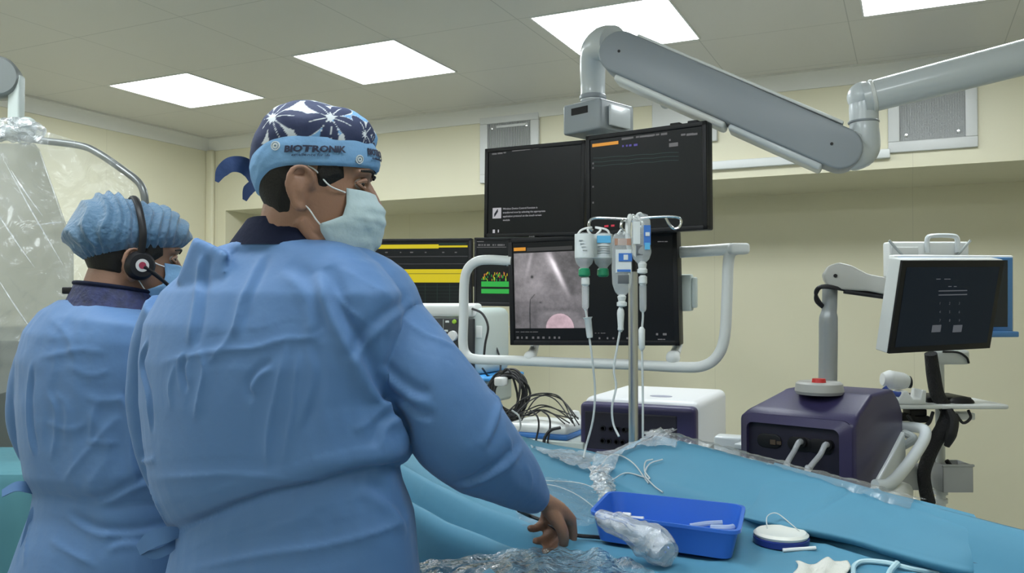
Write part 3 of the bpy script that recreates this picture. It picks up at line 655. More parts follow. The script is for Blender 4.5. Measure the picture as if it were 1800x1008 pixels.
cpts = [(1636, 622, 2.93), (1641, 660, 2.95), (1648, 695, 2.96), (1664, 722, 2.97), (1662, 748, 2.96), (1645, 775, 2.97), (1630, 810, 2.97), (1624, 840, 2.97), (1632, 885, 2.98)]
m = MB().tube([P(*q) for q in cpts], [.021, .024, .024, .022, .03, .025, .023, .022, .024], 14); obj('cable_bundle', m, mat('black_cable_sleeve', (.012, .012, .014), .7, bump=(160, .7)), crt)
m = MB().tube([P(1668, 720, 2.93), P(1676, 740, 2.92), P(1672, 765, 2.92), P(1664, 785, 2.93)], [.012, .018, .018, .010], 10); obj('cable_loop', m, RUBBER, crt)
def shelf(name, u0, u1, v, d, th=.016, dep=.22):
    a = P(u0, v, d); b = P(u1, v, d); fr = frame(a, (b - a).xy.to_3d(), Z.cross((b - a).xy.to_3d()), Z); L = (b - a).xy.length
    m = MB().box((0, 0, -th), (L, dep, 0), fr, r=.006); obj(name, m, WHITE, crt); return fr, L
f1, L1 = shelf('shelf', 1562, 1657, 712, 2.92)
f2, L2 = shelf('shelf', 1655, 1774, 712, 2.92)
m = MB().box((-.02, .0, .0), (.14, .16, .02), frame(P(1640, 709, 2.98), RT, FWH, Z), r=.006); obj('keyboard_tray', m, BLACK, crt)
for u, v in ((1595, 735), (1620, 738), (1700, 733), (1615, 726)):
    m = MB().box((-.03, 0, -.012), (.03, .06, .012), frame(P(u, v, 2.97), RT, FWH, Z), r=.004); obj('under_bracket', m, BLACK if u < 1700 else WHITE, crt)
m = MB().tube([P(1680, 728, 2.93), P(1693, 744, 2.92), P(1706, 735, 2.93), P(1702, 722, 2.95)], .005, 8); obj('cable_loop', m, RUBBER, crt)
m = MB().tube([P(1595, 730, 2.93), P(1612, 750, 2.92), P(1632, 745, 2.93), P(1640, 725, 2.95)], .006, 8); obj('cable_loop', m, RUBBER, crt)
def bin_(u0, u1, v0, v1, d):
    a = P(u0, v0, d); b = P(u1, v0, d); L = (b - a).length; hh = (v1 - v0) / F * d; fr = frame(a, RT, FWH, Z); m = MB()
    o_ = [(0, 0), (L, 0), (L, .1), (0, .1)]; i_ = [(.01, -.0), (L - .01, 0), (L - .01, .09), (.01, .09)]
    for q0, q1 in zip(o_, o_[1:] + o_[:1]):
        x0_, x1_ = sorted((q0[0], q1[0])); y0_, y1_ = sorted((q0[1], q1[1])); m.box((x0_ - .002, y0_ - .002, -hh), (x1_ + .002, y1_ + .002, 0), fr, r=.0015)
    m.box((0, 0, -hh), (L, .1, -hh + .003), fr); m.box((-.006, -.006, -.006), (L + .006, .004, .002), fr, r=.002)
    obj('storage_bin', m, mat('bin_grey', (.40, .41, .41), .5), crt)
bin_(1658, 1709, 818, 866, 2.98); bin_(1580, 1632, 822, 862, 2.98)
m = MB(); fr = frame(P(1664, 815, 3.02), RT, FWH, Z); m.tube([fr(0, 0, .01), fr(.02, 0, -.015), fr(.05, 0, -.03)], .008, 8, k=2); obj('bin_content', m, BLACK, crt)
for v in (845, 865, 880):
    m = MB().lathe([(.017, -.008), (.027, -.008), (.027, .008), (.017, .008)], P(1652, v, 3.06), Z, 14); obj('pole_clamp', m, WHITE, crt)
for k in range(5):
    a_ = 2 * math.pi * k / 5; d_ = Vector((math.cos(a_), math.sin(a_), 0)); c_ = Vector((pc.x, pc.y, .07))
    m = MB().tube([c_, c_ + d_ * .25 - Z * .01], [.022, .014], 10, k=1); obj('base_leg', m, WHITE, crt)
    m = MB().lathe([(0, -.01), (.028, -.01), (.028, .01), (0, .01)], c_ + d_ * .25 - Z * .042, d_.cross(Z), 14); obj('castor', m, BLACK, crt)
# mouse
q = P(1690, 712, 2.90); q.z = P(1655, 712, 2.92).z; fr = frame(P(1690, 708, 2.97).xy.to_3d() + Z * (f2.o.z + .0), RT, FWH, Z)
m = MB().sphere(fr(0, 0, .002), 1, (.045, .028, .022), fr=frame((0, 0, 0), RT, FWH, Z)); mm = MB()
for v in m.v: v.z = max(v.z, f2.o.z + .0005)
solid('computer_mouse', m, BLACK, 'black computer mouse on the right shelf of the pole cart', 'mouse')
# white hand-held probe lying in a cradle on the left shelf
q = P(1583, 700, 2.95); q.z = f1.o.z; hd = thing('handheld_probe', q, 'white handheld probe with dark lens lying in a white cradle on the left cart shelf', 'probe')
fr = frame(q, RT, FWH, Z)
m = MB(); m.tube([fr(-.055, .02, .085), fr(-.03, .02, .083), fr(.015, .02, .078), fr(.035, .02, .074)], [.022, .034, .030, .022], 18); obj('body', m, WHITE, hd)
m = MB().lathe([(0, 0), (.02, 0), (.022, .01), (.014, .014), (0, .008)], fr(.033, .02, .074), fr.ex, 16); obj('lens', m, BLACK, hd)
m = MB().tube([fr(-.062, -.01, .06), fr(-.05, -.015, .045), fr(-.02, -.018, .035), (fr(.01, -.01, .036))], .009, 10); obj('blue_strip', m, mat('royal_blue_plastic', (.03, .07, .33), .4), hd)
m = MB(); m.prism([(-.035, 0), (.075, 0), (.078, .05), (.062, .052), (.055, .02), (.03, .02), (.012, .048), (-.005, .045), (-.02, .018), (-.04, .012)], fr, -.03, .05, r=.005); obj('cradle', m, WHITE, hd)

# ================================================================== EQUIPMENT BENCH, PURPLE AMPLIFIER AND CLUTTER ON IT
yb0 = 3.12; yb1 = 3.75; bx0 = ony(800, 780, yb0).x; bx1 = -.62; zt = .785
bench = thing('equipment_bench', ((bx0 + bx1) / 2, (yb0 + yb1) / 2, 0), 'pale grey equipment bench along the back, behind the draped table', 'bench')
obj('bench_top', MB().box((bx0, yb0, zt - .035), (bx1, yb1, zt), r=.01), ENAMEL, bench)
for x in (bx0 + .04, bx1 - .04):
    for y in (yb0 + .04, yb1 - .04): obj('leg', MB().box((x - .02, y - .02, 0), (x + .02, y + .02, zt - .035), r=.004), GREY, bench)
obj('lower_shelf', MB().box((bx0 + .02, yb0 + .02, .3), (bx1 - .02, yb1 - .02, .32)), GREY, bench)
a = ony(1020, 705, 3.2); b = ony(1222, 718, 3.2); x0, x1 = a.x, b.x; zt1 = a.z - .004; zb1 = zt + .018
r_ = ray(1276, 720); y1 = (x1 / r_.x) * r_.y
amp = thing('signal_amplifier', ((x0 + x1) / 2, 3.4, zt), 'boxy medical amplifier with purple front and white rounded casing on the bench', 'medical device')
m = MB().box((x0, 3.24, zb1), (x1 + .004, max(y1, 3.5), zt1 + .018), r=.03, seg=5); obj('casing', m, mat('casing_white', (.74, .75, .77), .4), amp)
m = MB().box((x0 - .004, 3.2, zb1 - .004), (x1, 3.27, zt1), r=.022, seg=5); obj('front_cover', m, PURPLE, amp)
m = MB().box((x0 + .02, 3.196, zb1 + .015), (x1 - .07, 3.21, zt1 - .035), r=.006); obj('connector_panel', m, DARKPURPLE, amp)
rn = random.Random(4)
for k in range(10):
    x = x0 + .10 + (k % 5) * .028; z = zb1 + .05 + (k // 5) * .05
    m = MB().lathe([(.011, 0), (.011, .008), (.007, .008), (.006, .001)], (x + rn.uniform(-.005, .005), 3.197, z), -Y, 14); obj('socket', m, BLACK, amp)
for k in range(6):
    m = MB().lathe([(0, 0), (.0045, 0), (.0045, .004), (0, .004)], (x1 - .16 + (k % 2) * .022, 3.197, zb1 + .055 + (k // 2) * .022), -Y, 10); obj('pin', m, mat('brass_pin', (.30, .12, .07), .4, metal=.5), amp)
q = onz(1162, 697, zt1 + .0185)
m = MB().lathe([(.0, 0), (.034, 0), (.034, .001), (.0, .0012)], q, Z, 28)
for v in m.v: v.x = q.x + (v.x - q.x) * 1.35
obj('oval_badge', m, mat('badge_grey', (.33, .34, .45), .4), amp)
for sx in (x0 + .04, x1 - .04):
    for sy in (3.26, max(y1, 3.5) - .05): obj('rubber_foot', MB().lathe([(0, zt), (.015, zt), (.014, zb1 + .003), (0, zb1 + .003)], (sx, sy, 0), Z, 12), BLACK, amp)
# white steel box end right of the amplifier
# white and blue module, a grey box under it, thin leads over them
CBLUE = mat('module_blue', (.05, .20, .55), .4)
a = ony(893, 760, 3.2); b = ony(1000, 760, 3.2)
sb = solid('grey_base_unit', MB().box((a.x - .03, 3.18, zt), (b.x + .07, 3.55, zt + .055), r=.006), PALE, 'flat grey unit on the bench under the white and blue module', 'medical device')
jb = thing('connector_module', ((a.x + b.x) / 2, 3.3, zt + .055), 'white connector module with a blue lower rim on the bench, left of the purple amplifier', 'medical device')
m = MB().box((a.x - .01, 3.2, zt + .072), (b.x - .01, 3.44, zt + .115), r=.018, seg=4); obj('module_top', m, WHITE, jb)
m = MB().box((a.x - .013, 3.197, zt + .055), (b.x - .007, 3.443, zt + .08), r=.01); obj('module_rim', m, CBLUE, jb)
q = ony(1012, 722, 3.45)
wc = thing('round_connector', Vector((q.x, 3.45, zt)), 'small white and blue connector block standing left of the purple amplifier', 'connector')
m = MB().lathe([(0, .0), (.028, .0), (.03, .06), (.02, .09), (0, .095)], (q.x - .005, 3.45, zt + .055), Z, 18); obj('connector_cap', m, WHITE, wc)
m = MB().lathe([(0, 0), (.034, 0), (.034, .055), (0, .055)], (q.x - .005, 3.45, zt), Z, 18); obj('connector_base', m, CBLUE, wc)
rn = random.Random(12)
def lead(pts, r, label, name='cable', m_=RUBBER, cat='cable', group=None):
    mb = MB().tube(pts, r, 7, k=6); return solid(name, mb, m_, label, cat, group)
G = 'thin black leads lying over the module on the bench'
for k in range(9):
    u0 = 880 + rn.random() * 40; u1 = 990 + rn.random() * 40; mid = (u0 + u1) / 2
    hgt = 690 + rn.random() * 38
    pts = [ony(u0, 728 + rn.random() * 12, 3.22), ony(u0 + (mid - u0) * .5, hgt + 10, 3.28), ony(mid, hgt, 3.34), ony((mid + u1) / 2, hgt + 8, 3.3), ony(u1, 735 + rn.random() * 15, 3.2 - .02 * k / 9)]
    lead(pts, .0028, 'thin black lead arching over the white and blue module on the bench', group=G)
for k, (u, v1_) in enumerate(((944, 775), (964, 782), (912, 760))):
    lead([ony(u - 12, 722, 3.21), ony(u, 732, 3.19), ony(u + 3, 750, 3.185), ony(u - 2, v1_, 3.175)], .004, 'lead hanging down over the front edge of the white and blue module', group='leads hanging over the module front', m_=GREY if k == 2 else RUBBER)
lead([ony(985, 752, 3.17), ony(968, 757, 3.14), ony(957, 772, 3.13), ony(957, 792, 3.12)], .007, 'thicker black cable bending down in front of the grey base unit')
# coil of black cable hanging on a white hook, on the column of the patient monitor trolley
tr = thing('monitor_trolley', Vector((ony(850, 700, 3.85).x, 3.85, 0)), 'pale trolley with blue tray holding the patient monitor, behind the front man', 'trolley')
tx = ony(850, 700, 3.85).x
obj('column', MB().box((tx - .03, 3.83, .06), (tx + .03, 3.89, .98), r=.008), PALE, tr)
a = ony(790, 648, 3.7); b = ony(868, 655, 3.7)
fr = frame((a.x, 3.62, 1.045), X, Y, Z)
m = MB(); m.box((-.1, 0, -.02), (b.x - a.x + .02, .40, 0), fr, r=.008); obj('blue_tray', m, mat('bright_blue_plastic', (.06, .33, .75), .35), tr)
m = MB(); m.box((.02, .04, -.14), (b.x - a.x - .02, .34, -.02), fr, r=.02); obj('tray_support', m, PALE, tr)
for k in range(4):
    sx, sy = ((-1, -1), (1, -1), (-1, 1), (1, 1))[k]; m = MB().tube([(tx, 3.86, .08), (tx + sx * .25, 3.86 + sy * .22, .06)], .02, 10, k=1); obj('base_leg', m, GREY, tr)
    m = MB().lathe([(0, -.012), (.03, -.012), (.03, .012), (0, .012)], (tx + sx * .25, 3.86 + sy * .22, .03), X, 14); obj('castor', m, BLACK, tr)
pmx0 = ony(738, 600, 3.75).x; pmx1 = ony(838, 600, 3.72).x; pz1 = ony(790, 541, 3.72).z; pz0 = 1.045
pm = thing('patient_monitor', ((pmx0 + pmx1) / 2, 3.85, pz0), 'rounded pale grey patient monitor with a large white dial, standing on the blue tray', 'medical device')
m = MB().box((pmx0 - .05, 3.72, pz0), (pmx1 + .035, 4.05, pz1), r=.045, seg=5); obj('casing', m, PALE, pm)
m = MB().box((pmx0 - .04, 3.70, pz1 - .05), (pmx1 - .005, 3.80, pz1 + .022), r=.02, seg=4); obj('top_lip', m, WHITE, pm)
m = MB().box((pmx0 - .03, 3.703, pz0 + .02), (pmx1 - .01, 3.73, pz1 - .055), r=.006); obj('front_panel', m, mat('panel_charcoal', (.025, .028, .032), .4), pm)
xd = ony(796, 591, 3.70).x; zd = ony(796, 591, 3.70).z
m = MB().lathe([(0, 0), (.027, 0), (.025, .016), (0, .018)], (xd, 3.703, zd), -Y, 24); obj('dial', m, mat('dial_white', (.75, .75, .74), .4), pm)
q = ony(799, 566, 3.70); m = MB().lathe([(0, 0), (.012, 0), (.010, .008), (0, .009)], q, -Y, 16); obj('green_button', m, mat('lime_button', (.35, .6, .05), .4), pm)
for u, v in ((786, 566), (784, 582), (783, 601)):
    q = ony(u, v, 3.70); obj('key', MB().box((q.x - .010, 3.697, q.z - .005), (q.x + .010, 3.705, q.z + .005), r=.002), WHITE, pm)
q = ony(779, 575, 3.70); obj('divider_line', MB().box((q.x - .001, 3.70, pz0 + .03), (q.x + .001, 3.704, pz1 - .06)), PALE, pm)
q = ony(841, 584, 3.71)
m = MB(); m.box((q.x - .016, 3.712, q.z - .03), (q.x + .016, 3.722, q.z + .03), r=.003); obj('side_label', m, WHITE, pm)
lead([ony(830, 543, 3.70), ony(848, 552, 3.69), ony(858, 575, 3.68), ony(853, 605, 3.67), ony(850, 635, 3.66)], .006, 'black cable looping down the right side of the patient monitor', m_=RUBBER)
lead([ony(862, 590, 3.9), ony(872, 610, 3.88), ony(879, 632, 3.86), ony(878, 655, 3.8), ony(860, 662, 3.7), ony(848, 648, 3.62)], .005, 'black cable running down the wall right of the patient monitor', m_=RUBBER)
lead([ony(840, 575, 3.95), ony(870, 582, 4.1), ony(885, 577, 4.3), ony(905, 573, 4.5)], .003, 'thin white cable between the patient monitor and the boom monitors', m_=WHITE)
coil = MB(); rn = random.Random(3)
cxu, cyv = 893, 693
for k in range(11):
    ru = 20 + rn.random() * 16; rv = 30 + rn.random() * 14; ou = cxu + rn.uniform(-6, 6); ov = cyv + rn.uniform(-4, 4); ph = rn.random() * 6; dp = 3.40 + rn.random() * .09
    q = [ony(ou + ru * math.cos(a_) + 4 * math.sin(2 * a_ + ph), ov + rv * math.sin(a_), dp + .03 * math.sin(a_ + ph)) for a_ in np.linspace(0, 2 * math.pi, 14)]
    coil.tube(q, .0055, 7, k=4)
solid('coiled_cable', coil, RUBBER, 'thick coil of black cable hanging left of the white and blue module', 'cable')
q = ony(878, 672, 3.36); bk = solid('coil_hook', MB().box((q.x - .03, 3.36, q.z - .02), (q.x + .018, 3.42, q.z + .02), r=.01), WHITE, 'white plastic hook at the top of the coiled black cable', 'hook')
q = ony(893, 735, 3.4); solid('black_cable_box', MB().box((q.x - .09, 3.40, zt), (q.x + .07, 3.56, zt + .09), r=.01), BLACK, 'black box on the bench under the coiled cable', 'box')
q = ony(1279, 775, 3.0)
solid('steel_side_rail', MB().box((q.x - .045, 2.98, 0), (q.x + .05, 3.06, q.z + .015), r=.008), ENAMEL, 'pale enamelled stand end showing between the amplifier and the purple console', 'stand')

# ================================================================== DRIP STAND
pb = P(1113, 600, 2.38); IVD = 2.38
iv = thing('drip_stand', (pb.x, pb.y, 0), 'steel drip stand rising behind the draped table, carrying four bottles and bags', 'drip stand')
zc = P(1113, 478, IVD).z; zh = P(1113, 386, IVD).z
m = MB().tube([(pb.x, pb.y, .08), (pb.x, pb.y, zc)], .0135, 20, k=1); obj('outer_pole', m, STEEL, iv)
m = MB().tube([(pb.x, pb.y, zc - .02), (pb.x, pb.y, zh)], .008, 14, k=1); obj('inner_pole', m, CHROME, iv)
m = MB().lathe([(0, 0), (.014, 0), (.016, .01), (.014, .045), (.009, .06), (0, .06)], (pb.x - .006, pb.y, zc - .004), Z, 18); obj('height_knob', m, BLACK, iv)
def at(u, v, dd_=0): return P(u, v, IVD + dd_)
m = MB().tube([at(1113, 386), at(1070, 384), at(1045, 384), at(1036, 390), at(1036, 400), at(1042, 406)], .0042, 10, k=5); obj('hook', m, CHROME, iv)
m = MB().tube([at(1113, 386), at(1150, 382), at(1188, 382), at(1197, 389), at(1193, 400), at(1184, 402), at(1176, 394), at(1170, 383)], .0042, 10, k=5); obj('hook', m, CHROME, iv)
m = MB().tube([at(1113, 386), at(1100, 388, -.06), at(1094, 388, -.1), at(1092, 400, -.11), at(1098, 408, -.1)], .004, 10, k=5); obj('hook', m, CHROME, iv)
m = MB().tube([at(1113, 386), at(1120, 385, -.08), at(1126, 386, -.11), at(1130, 396, -.12), at(1124, 400, -.1)], .004, 10, k=5); obj('hook', m, CHROME, iv)
m = MB().sphere(at(1113, 384), .012); obj('hook_hub', m, CHROME, iv)
for k in range(5):
    a_ = 2 * math.pi * k / 5 + .3; d_ = Vector((math.cos(a_), math.sin(a_), 0)); m = MB().tube([(pb.x, pb.y, .09), Vector((pb.x, pb.y, .05)) + d_ * .2], [.016, .011], 10, k=1); obj('base_leg', m, STEEL, iv)
    m = MB().lathe([(0, -.01), (.024, -.01), (.024, .01), (0, .01)], Vector((pb.x, pb.y, .024)) + d_ * .2, d_.cross(Z), 12); obj('castor', m, BLACK, iv)
M_BOT = mat('clear_bottle', (.78, .83, .84), .12, alpha=.3, spec=.8); M_LAB = mat('bottle_label', (.62, .66, .66), .5); M_GRN = mat('green_cap', (.01, .22, .10), .4)
M_LB = mat('label_blue', (.04, .16, .50), .45); M_LC = mat('label_cyan', (.10, .42, .70), .45); M_LIQ = mat('drip_plastic_grey', (.60, .63, .62), .25); M_BR = mat('bag_brown_print', (.40, .22, .15), .5)
def lathe_px(u, prof, d, n=20, sq=None):
    """profile of (half width px, v)"""
    c = P(u, prof[0][1], d); m = MB(); rg = []
    for r, v in prof:
        q = P(u, v, d); rr = r * d / F
        rg.append([Vector((c.x, c.y, q.z)) + (RT * math.cos(a) * rr + FWH * math.sin(a) * (rr if sq is None else rr * sq)) for a in [2 * math.pi * j / n for j in range(n)]])
    return m.rings(rg)
def drip(t, u, v0, d, u2, clamp, path, cyl=(5, 48)):
    c0 = v0; obj('spike', lathe_px(u, [(4, c0), (7.5, c0 + 3), (7.5, c0 + 14), (6, c0 + 16), (4, c0 + 18)], d), M_LIQ, t)
    obj('drip_chamber', lathe_px(u, [(6, c0 + 16), (6.5, c0 + 20), (6.2, c0 + cyl[1]), (4, c0 + cyl[1] + 4), (2, c0 + cyl[1] + 6)], d), M_BOT, t)
    if clamp:
        cu, cv = clamp; m = MB(); a = P(cu, cv, d); b = P(cu + 4, cv + 36, d); m.tube([a, a.lerp(b, .1), a.lerp(b, .9), b], [.014, .010, .009, .008], 12, k=1); obj('roller_clamp', m, M_LIQ, t)
    m = MB().tube([P(u, c0 + cyl[1] + 4, d)] + [P(*q) for q in path], .0032, 8, k=6); obj('drip_tube', m, TUBE, t)
# two bottles with green caps
for (u, lab, hasdrip) in ((1027, 'upturned clear bottle with plain white label and green cap, leftmost on the drip stand', True), (1060, 'upturned clear bottle with a blue-topped label and green cap, second on the drip stand', False)):
    d = IVD - .06 if hasdrip else IVD - .03
    t = thing('infusion_bottle', P(u, 485, d), lab, 'infusion bottle', 'bottles with green caps on the drip stand')
    obj('bottle', lathe_px(u, [(4, 409), (13, 411), (16, 416), (16.5, 440), (16.5, 456), (14, 464), (8, 470), (7, 474)], d, sq=.8), M_BOT, t)
    obj('label', lathe_px(u, [(16.8, 412), (17, 416), (17, 452), (16.8, 454)], d, sq=.82), M_LAB, t)
    fr = frame(P(u, 432, d) - FWH * (17.4 * d / F * .82 + .0004), RT, FWH, Z)
    if not hasdrip:
        obj('label_band', MB().box((-.019, -.001, .006), (.019, .0055, .026), fr), M_LC, t)
        m = MB()
        for k in range(4): m.box((-.018, -.001, -.004 - k * .006), (.018, .004, -.002 - k * .006), fr)
        obj('label_line', m, GREY, t)
    else:
        m = MB()
        for k in range(4): m.box((-.016 + k * .003, -.001, .012 - k * .009), (-.006 + k * .004, .005, .014 - k * .009), fr)
        obj('label_mark', m, GREY, t)
    obj('cap', lathe_px(u, [(8, 472), (10, 474), (10.5, 484), (8, 487)], d), M_GRN, t)
    m = MB().tube([P(u - 12, 413, d), P(u - 4, 404, d), P((1040 if u < 1040 else 1046), 400, IVD - .02), P(u + 6, 404, d), P(u + 12, 413, d)], .003, 8, k=4); obj('hanger', m, WHITE, t)
    if hasdrip: drip(t, u + 2, 486, d, 0, (1033, 558), [(1031, 556, d), (1036, 594, d), (1042, 640, d), (1046, 690, d + .02), (1042, 740, d + .02), (1030, 785, d + .02), (1026, 806, d - .0)], cyl=(5, 54))
# bag with blue label
d = IVD - .11
t = thing('infusion_bag', P(1093, 530, d), 'tall clear infusion bag with brown print and blue square label, left of the steel pole', 'infusion bag')
obj('bag', lathe_px(1093, [(5, 408), (14, 412), (17, 420), (17, 445), (18, 470), (17, 500), (12, 514), (6, 520), (5, 524)], d, sq=.45), M_BOT, t)
fr = frame(P(1094, 446, d) - FWH * (18 * d / F * .45 + .001), RT, FWH, Z)
obj('white_label', MB().box((-.020, -.001, -.052), (.022, .003, .010), fr), M_LAB, t)
obj('brown_print', MB().box((-.022, .002, .022), (.022, .005, .040), fr), M_BR, t)
obj('blue_label', MB().box((-.012, -.003, -.022), (.024, 0, .000), fr), M_LB, t)
obj('label_square', MB().box((.001, -.004, -.018), (.013, -.002, -.004), fr), M_LAB, t)
obj('label_strip', MB().box((-.016, -.003, -.050), (.02, 0, -.044), fr), M_LB, t)
obj('painted_shade', MB().box((-.014, .0, -.082), (.016, .003, -.058), fr, r=.001), mat('bag_shadow_grey', (.10, .11, .12), .4), t)  # dark plate put in for the shade seen through the bag
m = MB().tube([P(1086, 412, d), P(1092, 404, d), P(1098, 406, IVD - .1), P(1096, 412, d)], .0028, 8, k=4); obj('hanger', m, WHITE, t)
obj('outlet_port', lathe_px(1093, [(4, 518), (8, 522), (6, 530), (9, 532), (9, 538), (4, 540)], d), M_LIQ, t)
obj('drip_chamber', lathe_px(1091, [(3, 540), (6, 546), (6.5, 552), (5, 575), (5.5, 580), (2, 584)], d), M_LIQ, t)
m = MB().tube([P(1090, 580, d), P(1085, 610, d), P(1079, 650, d), P(1083, 680, d), P(1076, 715, d), P(1078, 745, d), P(1088, 768, d - .02)], .0032, 8, k=6); obj('drip_tube', m, TUBE, t)
# bag right of the pole
d = IVD - .13
t = thing('infusion_bag', P(1128, 480, d), 'small clear infusion bag with a narrow blue label, rightmost on the drip stand', 'infusion bag')
obj('bag', lathe_px(1127, [(6, 376), (12, 378), (16, 388), (17, 410), (16, 430), (18, 444), (14, 456), (8, 462), (6, 465)], d, sq=.5), M_BOT, t)
fr = frame(P(1129, 420, d) - FWH * (17 * d / F * .5 + .001), RT, FWH, Z)
obj('white_label', MB().box((-.026, -.001, -.015), (-.008, .003, .045), fr), M_LAB, t)
obj('blue_label', MB().box((.002, -.002, -.018), (.020, .003, .035), fr), M_LB, t)
obj('label_strip', MB().box((.004, -.003, -.03), (.018, .0, -.012), fr), M_LC, t)
obj('label_square', MB().box((.006, -.004, .006), (.017, -.001, .016), fr), M_LAB, t)
obj('painted_shade', MB().box((-.018, .0, -.045), (.0, .003, -.018), fr, r=.001), MATS['bag_shadow_grey'], t)  # same dark plate, painting shade into the small bag
m = MB().tube([P(1124, 386, d), P(1120, 378, d), P(1126, 375, d), P(1131, 381, IVD - .11)], .003, 8, k=4); obj('hanger', m, WHITE, t)
obj('outlet_port', lathe_px(1129, [(4, 460), (8, 464), (7, 472), (9, 474), (9, 480), (5, 482)], d), M_LIQ, t)
drip(t, 1130, 484, d, 0, None, [(1130, 560, d), (1128, 590, d), (1129, 640, d), (1130, 700, d), (1130, 765, d), (1131, 800, d + .02)], cyl=(5, 60))
obj('roller_clamp', lathe_px(1128, [(3, 575), (6, 580), (5.5, 612), (3, 616)], d), M_LIQ, t)
# silver cluster at the top of the pole
lead([at(1108, 380, -.02), at(1104, 395, -.05), at(1104, 420, -.06), at(1108, 445, -.06)], .008, 'clear spare drip line folded over the top of the steel pole', name='spare_drip_line', m_=M_LIQ, cat='drip line')

# ================================================================== PEOPLE
# head: horizontal sections in local metres, x forward, y left, z up, ear canal at z = 0
HZ = [-.118, -.110, -.095, -.075, -.05, -.025, 0, .02, .04, .06, .08, .10, .115, .125, .130]
HB = [.045, .020, -.012, -.035, -.058, -.075, -.088, -.096, -.101, -.102, -.099, -.088, -.070, -.045, -.015]
HF = [.084, .092, .095, .093, .090, .090, .089, .086, .093, .095, .090, .076, .056, .032, .005]
HW = [.016, .030, .044, .053, .060, .066, .071, .074, .0755, .076, .074, .066, .052, .033, .008]
def head_pt(a, z, off=0, k=1.0):
    """a: angle from straight ahead (towards +y = his left)"""
    zc_ = max(-.118, min(.130, z)); b = float(np.interp(zc_, HZ, HB)); f = float(np.interp(zc_, HZ, HF)); w_ = float(np.interp(zc_, HZ, HW))
    cx = (b + f) / 2; hx = (f - b) / 2 + off; w_ += off; ca, sa = math.cos(a), math.sin(a); e = .88
    x = cx + hx * math.copysign(abs(ca) ** e, ca); y = w_ * math.copysign(abs(sa) ** e, sa)
    if ca > 0: y *= 1 - .10 * ca
    return Vector((x * k, y * k, z * k))
def head_parts(mb, T, scale=1.0):
    n = 36; zs = list(np.linspace(-.118, .13, 42))
    mb.rings([[T(head_pt(2 * math.pi * j / n, z)) for j in range(n)] for z in zs])
    def tb_(p, r, **k): mb.tube([T(Vector(q)) for q in p], [x * scale for x in r] if isinstance(r, list) else r * scale, 10, k=5, **k)
    tb_([(.084, 0, .030), (.094, 0, .012), (.106, 0, -.008), (.110, 0, -.020), (.098, 0, -.026)], [.006, .009, .010, .012, .010])       # nose
    for s_ in (-1, 1):
        tb_([(.098, s_ * .006, -.020), (.094, s_ * .014, -.021), (.084, s_ * .014, -.022)], [.006, .008, .006])                          # nostril wings
        tb_([(.088, s_ * .010, .036), (.086, s_ * .030, .040), (.072, s_ * .050, .034)], [.007, .010, .007])                              # brow ridge
        tb_([(.050, s_ * .030, -.100), (.020, s_ * .046, -.085), (-.005, s_ * .055, -.055)], [.012, .012, .010])                          # jaw
        # ear: rim, anti-helix, lobe, bowl
        ex, ey, ez = -.001, s_ * .071, -.010
        rim = [(ex + .012, ey, ez + .006), (ex + .008, ey + s_ * .010, ez + .026), (ex - .006, ey + s_ * .016, ez + .036), (ex - .022, ey + s_ * .019, ez + .028), (ex - .026, ey + s_ * .018, ez + .006), (ex - .018, ey + s_ * .012, ez - .014), (ex - .006, ey + s_ * .006, ez - .028), (ex + .004, ey + s_ * .002, ez - .024)]
        tb_(rim, [.004, .0045, .0048, .005, .005, .0055, .008, .005])
        tb_([(ex - .014, ey + s_ * .012, ez + .022), (ex - .017, ey + s_ * .013, ez + .004), (ex - .008, ey + s_ * .008, ez - .012)], [.004, .0045, .004])
        tb_([(ex - .004, ey, ez + .02), (ex - .010, ey + s_ * .004, ez + .0), (ex - .004, ey + .0, ez - .018)], [.013, .014, .010])
    for zz, yy in ((-.052, .022), (-.062, .020)): tb_([(.084, -yy, zz), (.095, 0, zz), (.084, yy, zz)], [.003, .006, .003])                # lips
    tb_([(.070, -.015, -.105), (.084, 0, -.104), (.070, .015, -.105)], [.012, .015, .012])                                                # chin
def head_frame(o, fwd, pitch, roll=0, scale=1.0):
    f = Vector(fwd).normalized(); f = (f * math.cos(pitch) - Z * math.sin(pitch)); l = Z.cross(f).normalized(); u = f.cross(l)
    if roll: q = Matrix.Rotation(roll, 3, f); l = q @ l; u = q @ u
    def T(p, dirn=False):
        q = f * p.x + l * p.y + u * p.z
        return q * scale if dirn else o + q * scale
    T.f, T.l, T.u, T.o = f, l, u, o
    return T
def capped_sheet(T, zlo, ztop, off, n=96, m=40, a0=0, a1=2 * math.pi, k=lambda a, t: 0, wave=None):
    pass
def limb(mb, pts, r, n=16, **k): mb.tube(pts, r, n, k=6, **k)
